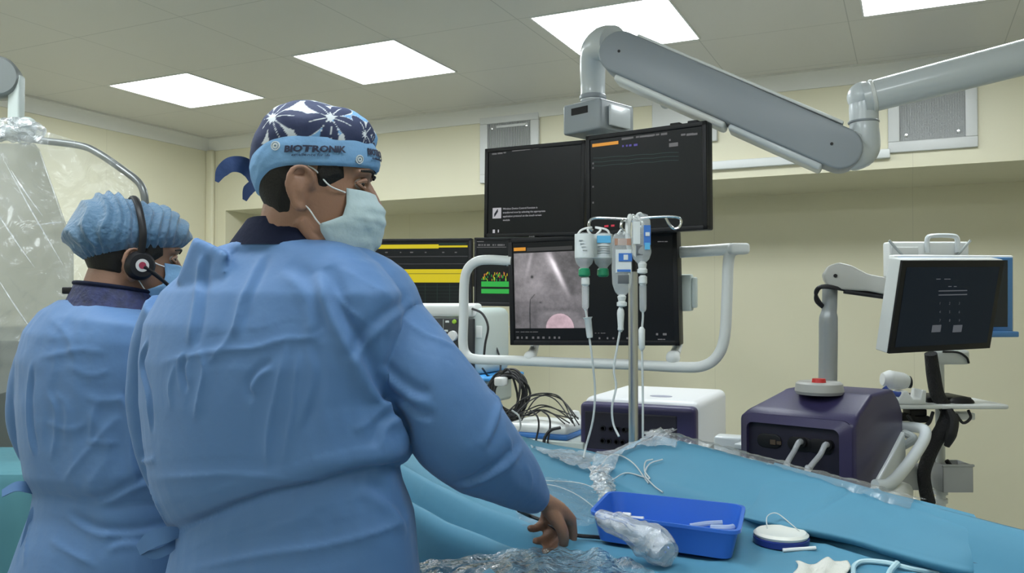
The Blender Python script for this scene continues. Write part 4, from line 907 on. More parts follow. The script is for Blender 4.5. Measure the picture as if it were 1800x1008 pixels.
def hand(mb, wrist, fwd, palm_n, side, curls, scale=1.0, spread=.06):
    """fwd towards the fingers, palm_n out of the palm, side towards the thumb"""
    f = Vector(fwd).normalized(); pn = Vector(palm_n); pn = (pn - f * pn.dot(f)).normalized(); sd = Vector(side); sd = (sd - f * sd.dot(f) - pn * sd.dot(pn)).normalized(); s = scale
    W = Vector(wrist)
    for k in range(4):      # palm: four tapering metacarpal bars fuse to one slab
        a = W + sd * (.018 - .012 * k) * s; b = W + f * (.088 - .004 * k) * s + sd * (.032 - .021 * k) * s - pn * .003 * s
        mb.tube([a, a.lerp(b, .5) - pn * .004 * s, b], [.017 * s, .0155 * s, .012 * s], 10, k=3)
    mb.tube([W - f * .02 * s, W + f * .03 * s], [.024 * s, .026 * s], 12, k=1, flat=(pn, .75))
    Ls = ((.042, .026, .021), (.046, .030, .022), (.043, .028, .021), (.034, .021, .019))
    for k in range(4):
        o = W + f * (.088 - .004 * k) * s + sd * (.032 - .021 * k) * s - pn * .002 * s; ang = 0; pts = [o]; d = f + sd * spread * (1.2 - k)
        d.normalize()
        for L, c in zip(Ls[k], curls[k]):
            ang += c; dv = d * math.cos(ang) + pn * math.sin(ang); o = o + dv * L * s; pts.append(o)
        mb.tube(pts, [.0105 * s, .010 * s, .0092 * s, .0075 * s], 9, k=3)
        mb.sphere(pts[-1], .0075 * s, seg=8)
    o = W + f * .022 * s + sd * .022 * s + pn * .006 * s
    p1 = o + (f * .7 + sd * .55 + pn * .35).normalized() * .042 * s; p2 = p1 + (f * .85 + sd * .05 + pn * .55).normalized() * .032 * s; p3 = p2 + (f * .8 - sd * .35 + pn * .5).normalized() * .026 * s
    mb.tube([o, p1, p2, p3], [.016 * s, .0125 * s, .011 * s, .0085 * s], 10, k=3); mb.sphere(p3, .0085 * s, seg=8)

def body_ring(L, R_, D, dl, dr, hd, lift=0, n=40, e=.85, back=None):
    """closed section: L, R_ pixel points of its left and right extremes; D distance; dl/dr extra distance of each; hd half depth"""
    a = P(*L, D + dl); b = P(*R_, D + dr); c = (a + b) / 2; h = (b - a) / 2; out = []
    for j in range(n):
        t = 2 * math.pi * j / n; ct = math.copysign(abs(math.cos(t)) ** e, math.cos(t)); st_ = math.copysign(abs(math.sin(t)) ** e, math.sin(t))
        out.append(c + h * ct + FWH * (hd * st_) + Z * (lift * max(0, -st_)))
    return out

def gown_mesh(mb, voxel, creases, seed=0, amp=.004, smooth=4):
    me = remeshed(mb, voxel, smooth)
    n = len(me.vertices); co = np.empty(n * 3, np.float32); me.vertices.foreach_get('co', co); co = co.reshape(-1, 3).astype(float)
    no = np.empty(n * 3, np.float32); me.vertices.foreach_get('normal', no); no = no.reshape(-1, 3).astype(float)
    tree = BVHTree.FromPolygons([Vector(v) for v in co], [tuple(p.vertices) for p in me.polygons])
    disp = np.zeros(n)
    for cr in creases:
        pts, wd, am, kind = cr; hits = []
        am *= .8
        cm = catmull([Vector((u, v, 0)) for u, v in pts], 8)
        for q in cm:
            r = ray(q.x, q.y).normalized(); h = tree.ray_cast(CAM, r)
            if h[0]: hits.append(h[0])
        if len(hits) < 2: continue
        hp = np.array([tuple(h) for h in hits]); best = np.full(n, 9.); sg = np.zeros(n); tt = np.zeros(n); N_ = len(hp) - 1
        lo = hp.min(0) - wd * 4; hi = hp.max(0) + wd * 4; sel = np.where(((co > lo) & (co < hi)).all(1))[0]
        cs = co[sel]; bst = np.full(len(sel), 9.); sgn = np.zeros(len(sel)); par = np.zeros(len(sel)); vw = np.array(tuple(-FWH))
        for i in range(N_):
            a, b = hp[i], hp[i + 1]; d = b - a; l2 = (d * d).sum()
            if l2 < 1e-10 or l2 > .02: continue
            t = np.clip(((cs - a) @ d) / l2, 0, 1); q = cs - (a + t[:, None] * d); dist = np.sqrt((q * q).sum(1)); up_ = dist < bst
            sd_ = np.sign(q @ np.cross(d, vw)); bst = np.where(up_, dist, bst); sgn = np.where(up_, sd_, sgn); par = np.where(up_, (i + t) / N_, par)
        fade = np.clip(np.minimum(par, 1 - par) * 5, 0, 1) ** .7; fade[bst > wd * 3.5] = 0
        x = bst / wd
        if kind == 'ridge': pr = np.exp(-x * 1.7) - .12
        elif kind == 'valley': pr = -np.exp(-x * x) + .35 * np.exp(-((x - 1.6) / .7) ** 2)
        else: pr = sgn * x * np.exp(-x * x) * 2.0 - .4 * np.exp(-(x * 2.2) ** 2)       # step: one side over the other
        facing = (no[sel] @ vw) > -.3
        disp[sel] += am * pr * fade * facing
    for i in range(n):
        v = Vector(co[i]); w_ = Vector((v.x * 5.0, v.y * 5.0, v.z * 2.6 + seed)); a = noise.noise(w_); k = ss(.5 + 1.6 * noise.noise(w_ * .9 + Vector((4, seed, 1))))
        q = Vector((v.x, v.y, v.z * .6)) * 13 + Vector((seed, 3, 1)) + noise.noise_vector(v * 9) * .35
        d_ = noise.voronoi(q)[0]; d2_ = noise.voronoi(q * 2.6 + Vector((2, 2, 2)))[0]
        disp[i] += amp * (1.3 * a + (1.9 * min(d_[0], .75) + .15 * (d_[1] - d_[0])) * (.25 + .75 * k) + .45 * min(d2_[0], .7) * k)
    co += no * disp[:, None]; me.vertices.foreach_set('co', co.astype(np.float32).ravel()); me.update(); return me

# ------------------------------------------------------------------ the man in front
D1 = 1.5
man = thing('person', P(515, 700, D1).xy.to_3d(), 'person in a blue gown, flower-printed surgical cap and white mask, reaching over the table', 'person')
T1_ = head_frame(P(550, 336, 1.45), RT * math.cos(math.radians(6)) + FWH * math.sin(math.radians(6)), math.radians(7), scale=1.03)
bm_ = MB(); head_parts(bm_, T1_, 1.03)
limb(bm_, [T1_(Vector((-.02, 0, -.02))), T1_(Vector((-.028, 0, -.07))), P(518, 425, 1.48), P(510, 470, 1.5)], [.058, .052, .055, .07])
limb(bm_, [P(505, 450, 1.5), P(495, 560, 1.5), P(490, 700, 1.5), P(500, 830, 1.5), P(512, 960, 1.5)], [.09, .15, .145, .135, .15], flat=(FWH, .7))
sh_r = P(665, 545, 1.42); el_r = P(775, 770, 1.42); wr_r = P(945, 880, 1.55)
limb(bm_, [P(520, 470, 1.49), P(600, 490, 1.46), sh_r], [.07, .065, .055]); limb(bm_, [sh_r, sh_r.lerp(el_r, .5), el_r], [.052, .047, .040]); limb(bm_, [el_r, el_r.lerp(wr_r, .4), wr_r], [.042, .038, .026])
sh_l = P(315, 560, 1.6); el_l = P(290, 770, 1.66); wr_l = P(470, 880, 1.83)
limb(bm_, [P(500, 470, 1.5), P(400, 500, 1.55), sh_l], [.07, .062, .05]); limb(bm_, [sh_l, el_l], [.048, .036]); limb(bm_, [el_l, wr_l], [.038, .026])
hips = P(512, 960, 1.5)
for sx in (-.09, .09):
    hp = hips + RT * sx - Z * .05; limb(bm_, [hp, Vector((hp.x, hp.y, .5)), Vector((hp.x, hp.y, .1))], [.09, .06, .042])
    a_ = Vector((hp.x, hp.y, .045)); limb(bm_, [a_ - FWH * .05, a_ + FWH * .06 + RT * .03, a_ + FWH * .18 + RT * .08], [.045, .042, .03], flat=(Z, .9))
# right hand: knuckles up, fingers curled down around a cable, thumb towards the camera side
hf = (P(995, 918, 1.60) - P(945, 872, 1.545)); hand(bm_, P(944, 874, 1.545), P(986, 908, 1.60) - P(944, 874, 1.545), -Z * .8 - RT * .45 - FWH * .15, -FWH * .9 - RT * .1, ((.7, 1.0, .7), (.8, 1.0, .7), (.9, 1.05, .7), (1.0, 1.0, .7)), scale=.96, spread=.02)
hand(bm_, wr_l, RT * .8 + FWH * .5 - Z * .2, -Z, -FWH * .3 + RT * .5, ((.3, .4, .3),) * 4, scale=.95)
me = remeshed(bm_, .0042, 3, 'body'); obj('body', None, SKIN, man, mesh=me, sharp=180)
# eyes and brows
def face_bits(T, person, sc):
    for s_ in (-1, 1):
        m = MB(); m.sphere(T(Vector((.0745, s_ * .032, .018))), .0112 * sc, seg=14); e = obj('eye', m, mat('eye_white', (.30, .27, .25), .3), person)
        m = MB(); m.sphere(T(Vector((.0815, s_ * .0345, .017))), .0058 * sc, seg=10); obj('iris', m, mat('iris_dark', (.015, .01, .008), .15), e)
        for dz, rr in ((.0065, .0052), (-.0060, .0045)):
            m = MB(); m.tube([T(Vector((.080, s_ * .016, .017))), T(Vector((.0855, s_ * .030, .018 + dz))), T(Vector((.074, s_ * .048, .017)))], [.002 * sc, rr * sc, .002 * sc], 8, k=5); obj('eyelid', m, SKIN, person)
        m = MB(); m.tube([T(Vector((.0965, s_ * .012, .034))), T(Vector((.0955, s_ * .030, .041))), T(Vector((.080, s_ * .052, .037)))], [.002 * sc, .003 * sc, .0015 * sc], 8, k=6, flat=(T.l, .8)); obj('eyebrow', m, HAIR, person)
face_bits(T1_, man, 1.03)
# hair: nape and temple, seen below the cap
def hair_mesh(T, cond, off=.005, nz_=90, n=180, zlo=-.10, zhi=.08):
    zs = np.linspace(zlo, zhi, nz_); V_ = []; F_ = []; keep = set()
    for i, z in enumerate(zs):
        for j in range(n):
            a = 2 * math.pi * j / n; k = cond(a, z); V_.append(T(head_pt(a, z, off * max(-.6, min(1, k * 4)))))
            if k > -.25: keep.add(i * n + j)
    for i in range(nz_ - 1):
        for j in range(n):
            q = (i * n + j, i * n + (j + 1) % n, (i + 1) * n + (j + 1) % n, (i + 1) * n + j)
            if all(x in keep for x in q): F_.append(q)
    return MB().add(V_, F_)
def back_hair(zl, side_a=1.75):
    def c(a, z):
        aa = abs((a + math.pi) % (2 * math.pi) - math.pi)      # 0 front .. pi back
        b = (aa - side_a - .55 * max(0, -z) / .08) * 1.2                # behind the ear
        low = (z - zl) * 30
        side = min((aa - 1.02 + (.04 - z) * 6) * 2.0, (1.42 - aa) * 5, (z - .002 - .05 * max(0, 1.3 - aa)) * 20)   # temple
        return max(min(b, low), side)
    return c
# neck hair shell follows skull then neck
m = hair_mesh(T1_, back_hair(-.062), .006, zlo=-.09, zhi=.07); obj('hair', m, HAIR, man, sharp=180)
# printed surgical cap: light blue band with lettering, flowered crown
CAPB = mat('cap_band_blue', (.16, .33, .56), .7, bump=(60, .2)); CAPP = mat('cap_flower_print', (.3, .4, .6), .75, attr=True, bump=(40, .2))
NV = (.020, .030, .085, 1); WH = (.60, .64, .68, 1); LB = (.16, .35, .62, 1)
def band_lo(a):
    ca = math.cos(a); return .030 + .016 * ca - .036 * max(0, -ca) ** 3
def band_hi(a):
    ca = math.cos(a); return .076 + .014 * ca - .044 * max(0, -ca) ** 3
def ca_off(a, t): return .0085 + .003 * math.sin(t * 3) + .0012 * noise.noise(Vector((math.cos(a) * 4, math.sin(a) * 4, t * 3)))
def cap_pt(a, z, off):
    return head_pt(a, min(z, .1299), off) if z < .13 else head_pt(a, z, off)
n = 120; V_ = []; F_ = []; mrows = 14
for i in range(mrows):
    t = i / (mrows - 1)
    for j in range(n):
        a = 2 * math.pi * j / n; z = band_lo(a) + (band_hi(a) - band_lo(a)) * t
        o_ = .0095 + .0015 * math.sin(t * math.pi) + .0012 * noise.noise(Vector((math.cos(a) * 5, math.sin(a) * 5, t * 4))) - (.004 if i == 0 else 0)
        V_.append(T1_(head_pt(a, z, o_)))
for i in range(mrows - 1):
    for j in range(n): F_.append((i * n + j, i * n + (j + 1) % n, (i + 1) * n + (j + 1) % n, (i + 1) * n + j))
cap = obj('surgical_cap', MB().add(V_, F_), CAPB, man, sharp=180)
# crown: blend of the band top into a soft dome
FLC = [(.024, .112, .056, .35), (-.068, .100, .060, .9), (.078, .098, .036, .1), (-.010, .142, .030, .5), (-.100, .060, .045, .2), (.100, .080, .022, .6)]
def crown_col(p, cs):
    best = LB if noise.noise(Vector((p.x * 22 + 3, p.y * 10, p.z * 22 + 1))) > -.02 + (p.x - .02) * -6 else WH
    for c, nrm, R_, ph in cs:
        q = p - c
        if q.length > R_ * 1.1: continue
        u = nrm.cross(Z).normalized(); v = nrm.cross(u); x, y = q.dot(u), q.dot(v); r = math.hypot(x, y)
        if r < R_ * .05: return WH
        for k in range(5):
            a = ph + 2 * math.pi * k / 5; al = x * math.cos(a) + y * math.sin(a); ac = -x * math.sin(a) + y * math.cos(a)
            e = ((al - .56 * R_) / (.45 * R_)) ** 2 + (ac / (.27 * R_ * (.8 + .35 * al / R_))) ** 2 if al > 0 else 9
            if e < 1:
                if abs(ac - .12 * al * math.sin(k)) < .0007 and .12 * R_ < al < .62 * R_: return WH
                return NV
            if e < 1.10: best = WH
    return best
V_ = []; F_ = []; C_ = []; rows = 110; n = 330
top = Vector((-.012, 0, .143))
for i in range(rows):
    t = i / (rows - 1)
    for j in range(n):
        a = 2 * math.pi * j / n; b0 = head_pt(a, band_hi(a) - .004, .0085)
        s_ = t * math.pi / 2; q = Vector((top.x + (b0.x - top.x) * math.cos(s_) ** .9, b0.y * math.cos(s_) ** .9, b0.z + (top.z - b0.z) * math.sin(s_)))
        bul = .010 * math.sin(2 * s_); q += Vector((q.x - top.x, q.y, .3 * (q.z - .05))).normalized() * bul
        q += Vector((0, 0, 1)) * .0035 * noise.noise(q * 28) + Vector((q.x, q.y, 0)).normalized() * .003 * noise.noise(q * 40 + Vector((3, 3, 3)))
        V_.append(q)
for i in range(rows - 1):
    for j in range(n): F_.append((i * n + j, i * n + (j + 1) % n, (i + 1) * n + (j + 1) % n, (i + 1) * n + j))
cs = []
for cx_, cz_, R_, ph in FLC:
    for sy in (-1, 1):
        c = min((q for q in V_ if q.y * sy >= 0), key=lambda q: (q.x - cx_) ** 2 + (q.z - cz_) ** 2 + .02 * (q.y * sy < .03) * (cz_ < .12)); cs.append((c, (c - Vector((0, 0, .04))).normalized(), R_, ph))
C_ = [NV if (q.x < -.082) else crown_col(q, cs) for q in V_]; V_ = [T1_(q) for q in V_]
obj('cap_crown', MB().add(V_, F_), CAPP, cap, sharp=180, cols=C_)
def on_band(mb, body, size, acen, zc_, mat_, name, parent, bold=.0, align='CENTER'):
    c = bpy.data.curves.new('t', 'FONT'); c.body = body; c.size = size; c.align_x = align; c.offset = bold; c.extrude = .0003; c.resolution_u = 2
    o = bpy.data.objects.new('t', c); COL.objects.link(o); dg = bpy.context.evaluated_depsgraph_get(); me = bpy.data.meshes.new_from_object(o.evaluated_get(dg))
    b = bmesh.new(); b.from_mesh(me); bmesh.ops.subdivide_edges(b, edges=[e for e in b.edges if e.calc_length() > .004], cuts=2); m = MB()
    vs = []
    for v in b.verts:
        a = acen + v.co.x / .098; z = zc_ + v.co.y + .055 * 0
        lift = .0112 + v.co.z + .0008
        zz = z + .019 * math.cos(a)
        vs.append(T1_(head_pt(a, zz, lift + .0015 * math.sin(math.pi * max(0, min(1, (zz - band_lo(a)) / (band_hi(a) - band_lo(a))))))))
    b.verts.index_update(); m.add(vs, [[v.index for v in f.verts] for f in b.faces]); b.free()
    bpy.data.objects.remove(o); bpy.data.curves.remove(c); bpy.data.meshes.remove(me)
    obj(name, m, mat_, parent)
INK = mat('print_ink_navy', (.012, .018, .05), .6)
for ac in (-1.47, -.26, .95, 2.2):
    on_band(None, 'BIOTRONIK', .0140, ac, .0505, INK, 'band_lettering', cap, bold=.0006)
    on_band(None, 'excellence for life', .0062, ac - .05, .0435, INK, 'band_small_lettering', cap)
    rg = MB(); cc = T1_(head_pt(ac - .52, .052, .0125)); 
    rg.rings([[T1_(head_pt(ac - .54 + .0075 * k * math.cos(2 * math.pi * j / 16) / .098, .054 + .0075 * k * math.sin(2 * math.pi * j / 16), .0122 + dz)) for j in range(16)] for k, dz in ((1, -.002), (1, 0), (.78, 0), (.78, -.002))], cap=False)
    rg.rings([[T1_(head_pt(ac - .54 + .0045 * k * math.cos(2 * math.pi * j / 12) / .098, .054 + .0045 * k * math.sin(2 * math.pi * j / 12), .0122 + dz)) for j in range(12)] for k, dz in ((1, -.002), (1, 0), (.4, 0.0002), (.4, -.002))], cap=False)
    obj('band_logo', rg, mat('print_white', (.55, .6, .62), .6), cap)
# knot tail at the back of the cap
TAILM = mat('cap_tie_navy', (.035, .075, .22), .7, bump=(60, .2))
def ribbon(pts, wid, th, nrm, m_, name, parent, wprof=None):
    path = catmull(pts, 8); mb = MB(); rg = []
    for i, p in enumerate(path):
        t = (path[min(i + 1, len(path) - 1)] - path[max(i - 1, 0)]).normalized(); nn = Vector(nrm[0]).lerp(Vector(nrm[-1]), i / (len(path) - 1)); sd = t.cross(nn).normalized(); nn = sd.cross(t).normalized()
        w_ = wid * (float(np.interp(i / (len(path) - 1), np.linspace(0, 1, len(wprof)), wprof)) if wprof else 1)
        rg.append([p + sd * w_ + nn * th, p - sd * w_ + nn * th, p - sd * w_ - nn * th, p + sd * w_ - nn * th])
    return obj(name, mb.rings(rg), m_, parent, sharp=50)
ribbon([P(449, 318, 1.45), P(440, 300, 1.45), P(425, 290, 1.44), P(405, 290, 1.43), P(390, 302, 1.43), P(381, 320, 1.43)], .013, .0008, [-FWH, -FWH + RT * .3], TAILM, 'cap_tie', cap, wprof=[.8, 1.1, 1.1, 1, .8, .25])
ribbon([P(447, 325, 1.47), P(436, 335, 1.48), P(430, 352, 1.49)], .010, .0008, [-FWH, -FWH], TAILM, 'cap_tie', cap, wprof=[1, 1, .4])
# face mask
def mask(T, person, mm, sc=1.0, label=None):
    prof = [(.006, .112, .060, .052), (-.020, .1315, .064, .0595), (-.040, .134, .061, .0625), (-.050, .134, .043, .063), (-.058, .133, .026, .0625), (-.070, .131, .029, .059), (-.090, .124, .044, .052), (-.110, .112, .062, .043), (-.127, .088, .078, .026)]
    zs = [p[0] for p in prof][::-1]; n = 40; V_ = []; F_ = []; R_ = 44
    for i in range(R_):
        z = .006 + (-.127 - .006) * i / (R_ - 1)
        xf = float(np.interp(z, zs, [p[1] for p in prof][::-1])); xe = float(np.interp(z, zs, [p[2] for p in prof][::-1])); w_ = float(np.interp(z, zs, [p[3] for p in prof][::-1]))
        for j in range(n):
            a = -math.pi / 2 + math.pi * j / (n - 1); ca = max(0, math.cos(a)); pl_ = .0009 * math.sin(z * 300) * ca ** .3
            q = Vector((xe + (xf - .007 - xe + pl_) * ca ** .8, w_ * math.sin(a), z)); q += Vector((1, 0, 0)) * .004 * noise.noise(q * 45) * ca; q.y += .002 * noise.noise(q * 60)
            V_.append(T(q))
    for i in range(R_ - 1):
        for j in range(n - 1): k = i * n + j; F_.append((k, k + 1, k + n + 1, k + n))
    o = obj('face_mask', MB().add(V_, F_), mm, person, sharp=180)
    q = o.modifiers.new('thick', 'SOLIDIFY'); q.thickness = .0012
    for s_ in (-1, 1):
        ys = s_ * .064
        for pts in ([(.060, s_ * .056, -.002), (.035, s_ * .071, .004), (.012, s_ * .074, .024), (-.002, s_ * .078, .030)], [(.027, s_ * .0625, -.059), (.020, s_ * .068, -.052), (.006, s_ * .073, -.036), (-.008, s_ * .077, -.030)]):
            obj('ear_loop', MB().tube([T(Vector(p)) for p in pts], .0013, 6, k=5), mat('loop_white', (.7, .72, .72), .6), o)
    return o
MASKW = mat('mask_pale_blue', (.42, .54, .58), .7, bump=(50, .25), sheen=.1); MASKB = mat('mask_blue', (.13, .27, .45), .7, bump=(50, .25))
mk = mask(T1_, man, MASKW)
# lead collar
def collar(top_, bot, m_, person, name='lead_collar', thick=.012, rows=8):
    rg = []
    for i in range(rows):
        t = i / (rows - 1); rg.append([a.lerp(b, t) + (a - b).normalized() * 0 for a, b in zip(bot, top_)])
    ctr = sum(top_, Vector()) / len(top_); inn = [q + (ctr - q).xy.to_3d().normalized() * thick for q in top_]; inb = [q + (ctr - q).xy.to_3d().normalized() * thick for q in bot]
    return obj(name, MB().rings(rg + [inn, inb], cap=False), m_, person, sharp=60)
ct = body_ring((437, 397), (582, 410), 1.48, .02, -.01, .088, lift=.014, e=1); cb = body_ring((405, 436), (604, 438), 1.48, .05, -.02, .11, e=1)
collar(ct, cb, NAVY, man)
# gown of the front man
g = MB(); R1 = []
def rr(L, R_, hd, lift=0, e=.85, dl=.13, dr=-.13, D=D1): R1.append(body_ring(L, R_, D, dl, dr, hd, lift, e=e))
rr((424, 430), (584, 426), .095, dl=.02, dr=-.02, D=1.49); rr((400, 440), (604, 432), .105, dl=.05, dr=-.04, D=1.49); rr((366, 456), (632, 442), .115, dl=.10, dr=-.08)
rr((334, 482), (668, 468), .130, dl=.12, dr=-.10); rr((296, 515), (700, 520), .145); rr((268, 568), (704, 575), .155)
rr((260, 630), (690, 640), .160); rr((261, 700), (686, 700), .160); rr((268, 765), (706, 745), .165, -.005); rr((276, 835), (718, 778), .17, .015)
rr((290, 888), (719, 797), .172, .032); rr((308, 925), (712, 808), .166, .040); rr((322, 942), (696, 816), .150, .042)
rr((316, 962), (702, 848), .155, .025); rr((306, 1000), (722, 905), .165, .01); rr((298, 1050), (733, 1000), .17); rr((285, 1200), (745, 1150), .18); rr((278, 1400), (752, 1400), .185)
g.rings(R1)
arm = [((655, 548), 70, 1.44), ((690, 596), 72, 1.42), ((728, 650), 76, 1.40), ((768, 705), 80, 1.40), ((808, 758), 80, 1.41), ((851, 800), 71, 1.44), ((900, 838), 52, 1.48), ((936, 872), 30, 1.52), ((942, 878), 22, 1.53)]
g.tube([P(*c, d) for c, r, d in arm], [r * d / F for c, r, d in arm], 28, k=4)
g.tube([P(560, 500, 1.47), P(640, 530, 1.43), P(676, 575, 1.42)], [.09, .082, .070], 24, k=4)
arml = [((300, 545), 44, 1.62), ((279, 600), 42, 1.65), ((268, 660), 38, 1.67), ((266, 720), 36, 1.68), ((277, 790), 34, 1.69), ((298, 860), 28, 1.71), ((318, 915), 20, 1.73), ((330, 945), 12, 1.74)]
g.tube([P(*c, d) for c, r, d in arml], [r * d / F for c, r, d in arml], 22, k=4)
g.tube([el_l, el_l.lerp(wr_l, .5), wr_l], [.06, .055, .042], 20, k=3)
pk = [(312, 496, 1.475, .08), (343, 420, 1.455, .014), (368, 430, 1.435, .014), (400, 446, 1.405, .03), (388, 530, 1.40, .08)]
kv = [P(u, v, d) for u, v, d, e in pk] + [P(u, v, d + e) for u, v, d, e in pk]; n5 = 5
g.add(kv, [(0, 1, 2, 3, 4), (9, 8, 7, 6, 5)] + [(i, (i + 1) % n5, (i + 1) % n5 + n5, i + n5) for i in range(n5)])
CR = [
 ([(568, 475), (580, 510), (599, 556), (630, 617), (661, 685), (698, 748), (716, 775)], .016, -.016 * -1, 'step'),
 ([(362, 450), (358, 486), (348, 561), (340, 610)], .012, .007, 'step'),
 ([(468, 448), (449, 492), (430, 536), (421, 592)], .011, .005, 'step'),
 ([(281, 640), (330, 628), (387, 617), (450, 612), (499, 598), (549, 595), (578, 577)], .008, .005, 'ridge'),
 ([(505, 604), (490, 679), (474, 754), (471, 829)], .010, .007, 'ridge'), ([(527, 610), (521, 680), (515, 729), (497, 829)], .009, .006, 'ridge'),
 ([(548, 600), (560, 650), (552, 700), (530, 760)], .010, .004, 'step'),
 ([(275, 841), (340, 838), (406, 835), (493, 841), (586, 838)], .008, .0045, 'ridge'),
 ([(331, 1003), (449, 978), (574, 959), (667, 934), (724, 908)], .009, .006, 'ridge'),
 ([(318, 940), (350, 918), (387, 900), (449, 876), (524, 856), (636, 829), (712, 806)], .012, -.010, 'ridge'),
 ([(614, 640), (640, 595), (673, 561), (717, 526)], .010, .006, 'step'), ([(568, 480), (590, 520), (618, 550), (640, 566)], .014, .009, 'ridge'),
 ([(700, 560), (740, 590), (790, 615), (830, 660)], .010, .006, 'ridge'), ([(668, 640), (700, 668), (730, 690), (760, 700)], .010, .007, 'step'),
 ([(684, 690), (715, 705), (745, 725), (765, 730)], .008, .007, 'valley'), ([(700, 718), (720, 700), (735, 712), (748, 745)], .008, .007, 'ridge'),
 ([(855, 690), (875, 720), (868, 755), (850, 790)], .010, .007, 'step'), ([(800, 848), (840, 838), (880, 815), (915, 780)], .010, .008, 'step'), ([(880, 760), (895, 790), (890, 810)], .009, .007, 'ridge'), ([(918, 815), (930, 840), (925, 870)], .007, .005, 'ridge'),
 ([(330, 625), (322, 650), (330, 690)], .007, .006, 'valley'), ([(350, 618), (360, 650), (352, 700), (345, 740)], .008, .006, 'ridge'), ([(310, 640), (300, 680), (305, 720)], .008, .005, 'ridge'),
 ([(365, 640), (385, 620), (400, 600), (420, 560), (432, 510)], .010, .005, 'ridge'), ([(450, 700), (440, 680), (455, 655), (480, 640)], .008, .005, 'step'),
 ([(620, 760), (650, 740), (680, 700)], .014, .006, 'ridge'), ([(660, 790), (668, 750), (690, 735)], .010, .006, 'step'), ([(560, 900), (520, 915), (470, 930)], .014, .004, 'ridge'), ([(640, 850), (690, 890), (715, 930)], .014, .006, 'step'),
 ([(262, 600), (250, 640), (262, 700), (268, 760)], .008, .006, 'step'), ([(250, 810), (262, 812), (275, 806)], .006, .005, 'ridge'), ([(262, 850), (275, 880), (300, 930)], .009, .006, 'ridge'),
 ([(500, 470), (540, 500), (560, 560), (555, 600)], .016, .006, 'step'), ([(590, 470), (640, 500), (690, 530)], .014, .004, 'ridge')]
me = gown_mesh(g, .0048, CR, seed=3, amp=.0036, smooth=3); gw = obj('gown', None, GOWN, man, mesh=me, sharp=180)
ribbon([P(318, 936, 1.50), P(295, 940, 1.49), P(265, 950, 1.49), P(244, 968, 1.50)], .014, .0015, [-FWH, -FWH + Z * .4], GOWN, 'gown_tie', gw, wprof=[.6, 1, 1.1, .7])
ribbon([P(316, 945, 1.52), P(296, 965, 1.50), P(272, 975, 1.50), P(250, 972, 1.50)], .009, .0012, [-FWH, -FWH], GOWN, 'gown_tie', gw, wprof=[.6, 1, 1, .5])
m = MB().tube([P(944, 848, 1.525), P(949, 865, 1.525), P(946, 885, 1.525), P(935, 898, 1.52)], .003, 8); obj('cuff_edge', m, GOWN, gw)

# ------------------------------------------------------------------ the man at the left
D2 = 1.95
man2 = thing('person', P(200, 700, D2).xy.to_3d(), 'person in a blue gown, pleated blue bouffant cap and black headset, standing at the left', 'person')
a35 = math.radians(33); T2 = head_frame(P(230, 463, 1.97), RT * math.cos(a35) + FWH * math.sin(a35), math.radians(6), scale=1.06)
b2 = MB(); head_parts(b2, T2, 1.06)
limb(b2, [T2(Vector((-.02, 0, -.02))), T2(Vector((-.03, 0, -.08))), P(212, 545, 1.97), P(208, 580, 1.97)], [.066, .066, .075, .09])
limb(b2, [P(205, 570, 1.97), P(200, 680, 1.97), P(200, 800, 1.97), P(200, 960, 1.97)], [.10, .16, .15, .15], flat=(FWH, .72))
s2l = P(85, 620, 2.0); e2l = P(48, 745, 2.03); w2l = P(130, 820, 2.25)
limb(b2, [P(200, 580, 1.97), P(130, 590, 1.98), s2l], [.08, .07, .055]); limb(b2, [s2l, e2l + RT * .004], [.042, .026]); limb(b2, [e2l + RT * .004, w2l], [.026, .025])
s2r = P(320, 620, 1.94); e2r = P(345, 760, 1.96); w2r = P(420, 800, 2.2)
limb(b2, [P(210, 580, 1.97), P(270, 590, 1.96), s2r], [.08, .07, .055]); limb(b2, [s2r, e2r], [.05, .04]); limb(b2, [e2r, w2r], [.042, .028])
hand(b2, w2l, FWH + RT * .5, -Z, RT, ((.4, .5, .3),) * 4, scale=.95); hand(b2, w2r, FWH + RT * .4, -Z, -RT, ((.4, .5, .3),) * 4, scale=.95)
for sx in (-.09, .09):
    hp = P(200, 960, 1.97) + RT * sx; limb(b2, [hp, Vector((hp.x, hp.y, .5)), Vector((hp.x, hp.y, .1))], [.09, .06, .042])
    a_ = Vector((hp.x, hp.y, .045)); limb(b2, [a_ - FWH * .05, a_ + FWH * .06 + RT * .03, a_ + FWH * .17 + RT * .10], [.045, .042, .03], flat=(Z, .9))
obj('body', None, SKIN2, man2, mesh=remeshed(b2, .005, 3, 'body'), sharp=180)
face_bits(T2, man2, 1.06)
m = hair_mesh(T2, back_hair(-.030), .006, zlo=-.06, zhi=.125); obj('hair', m, HAIR, man2, sharp=180)
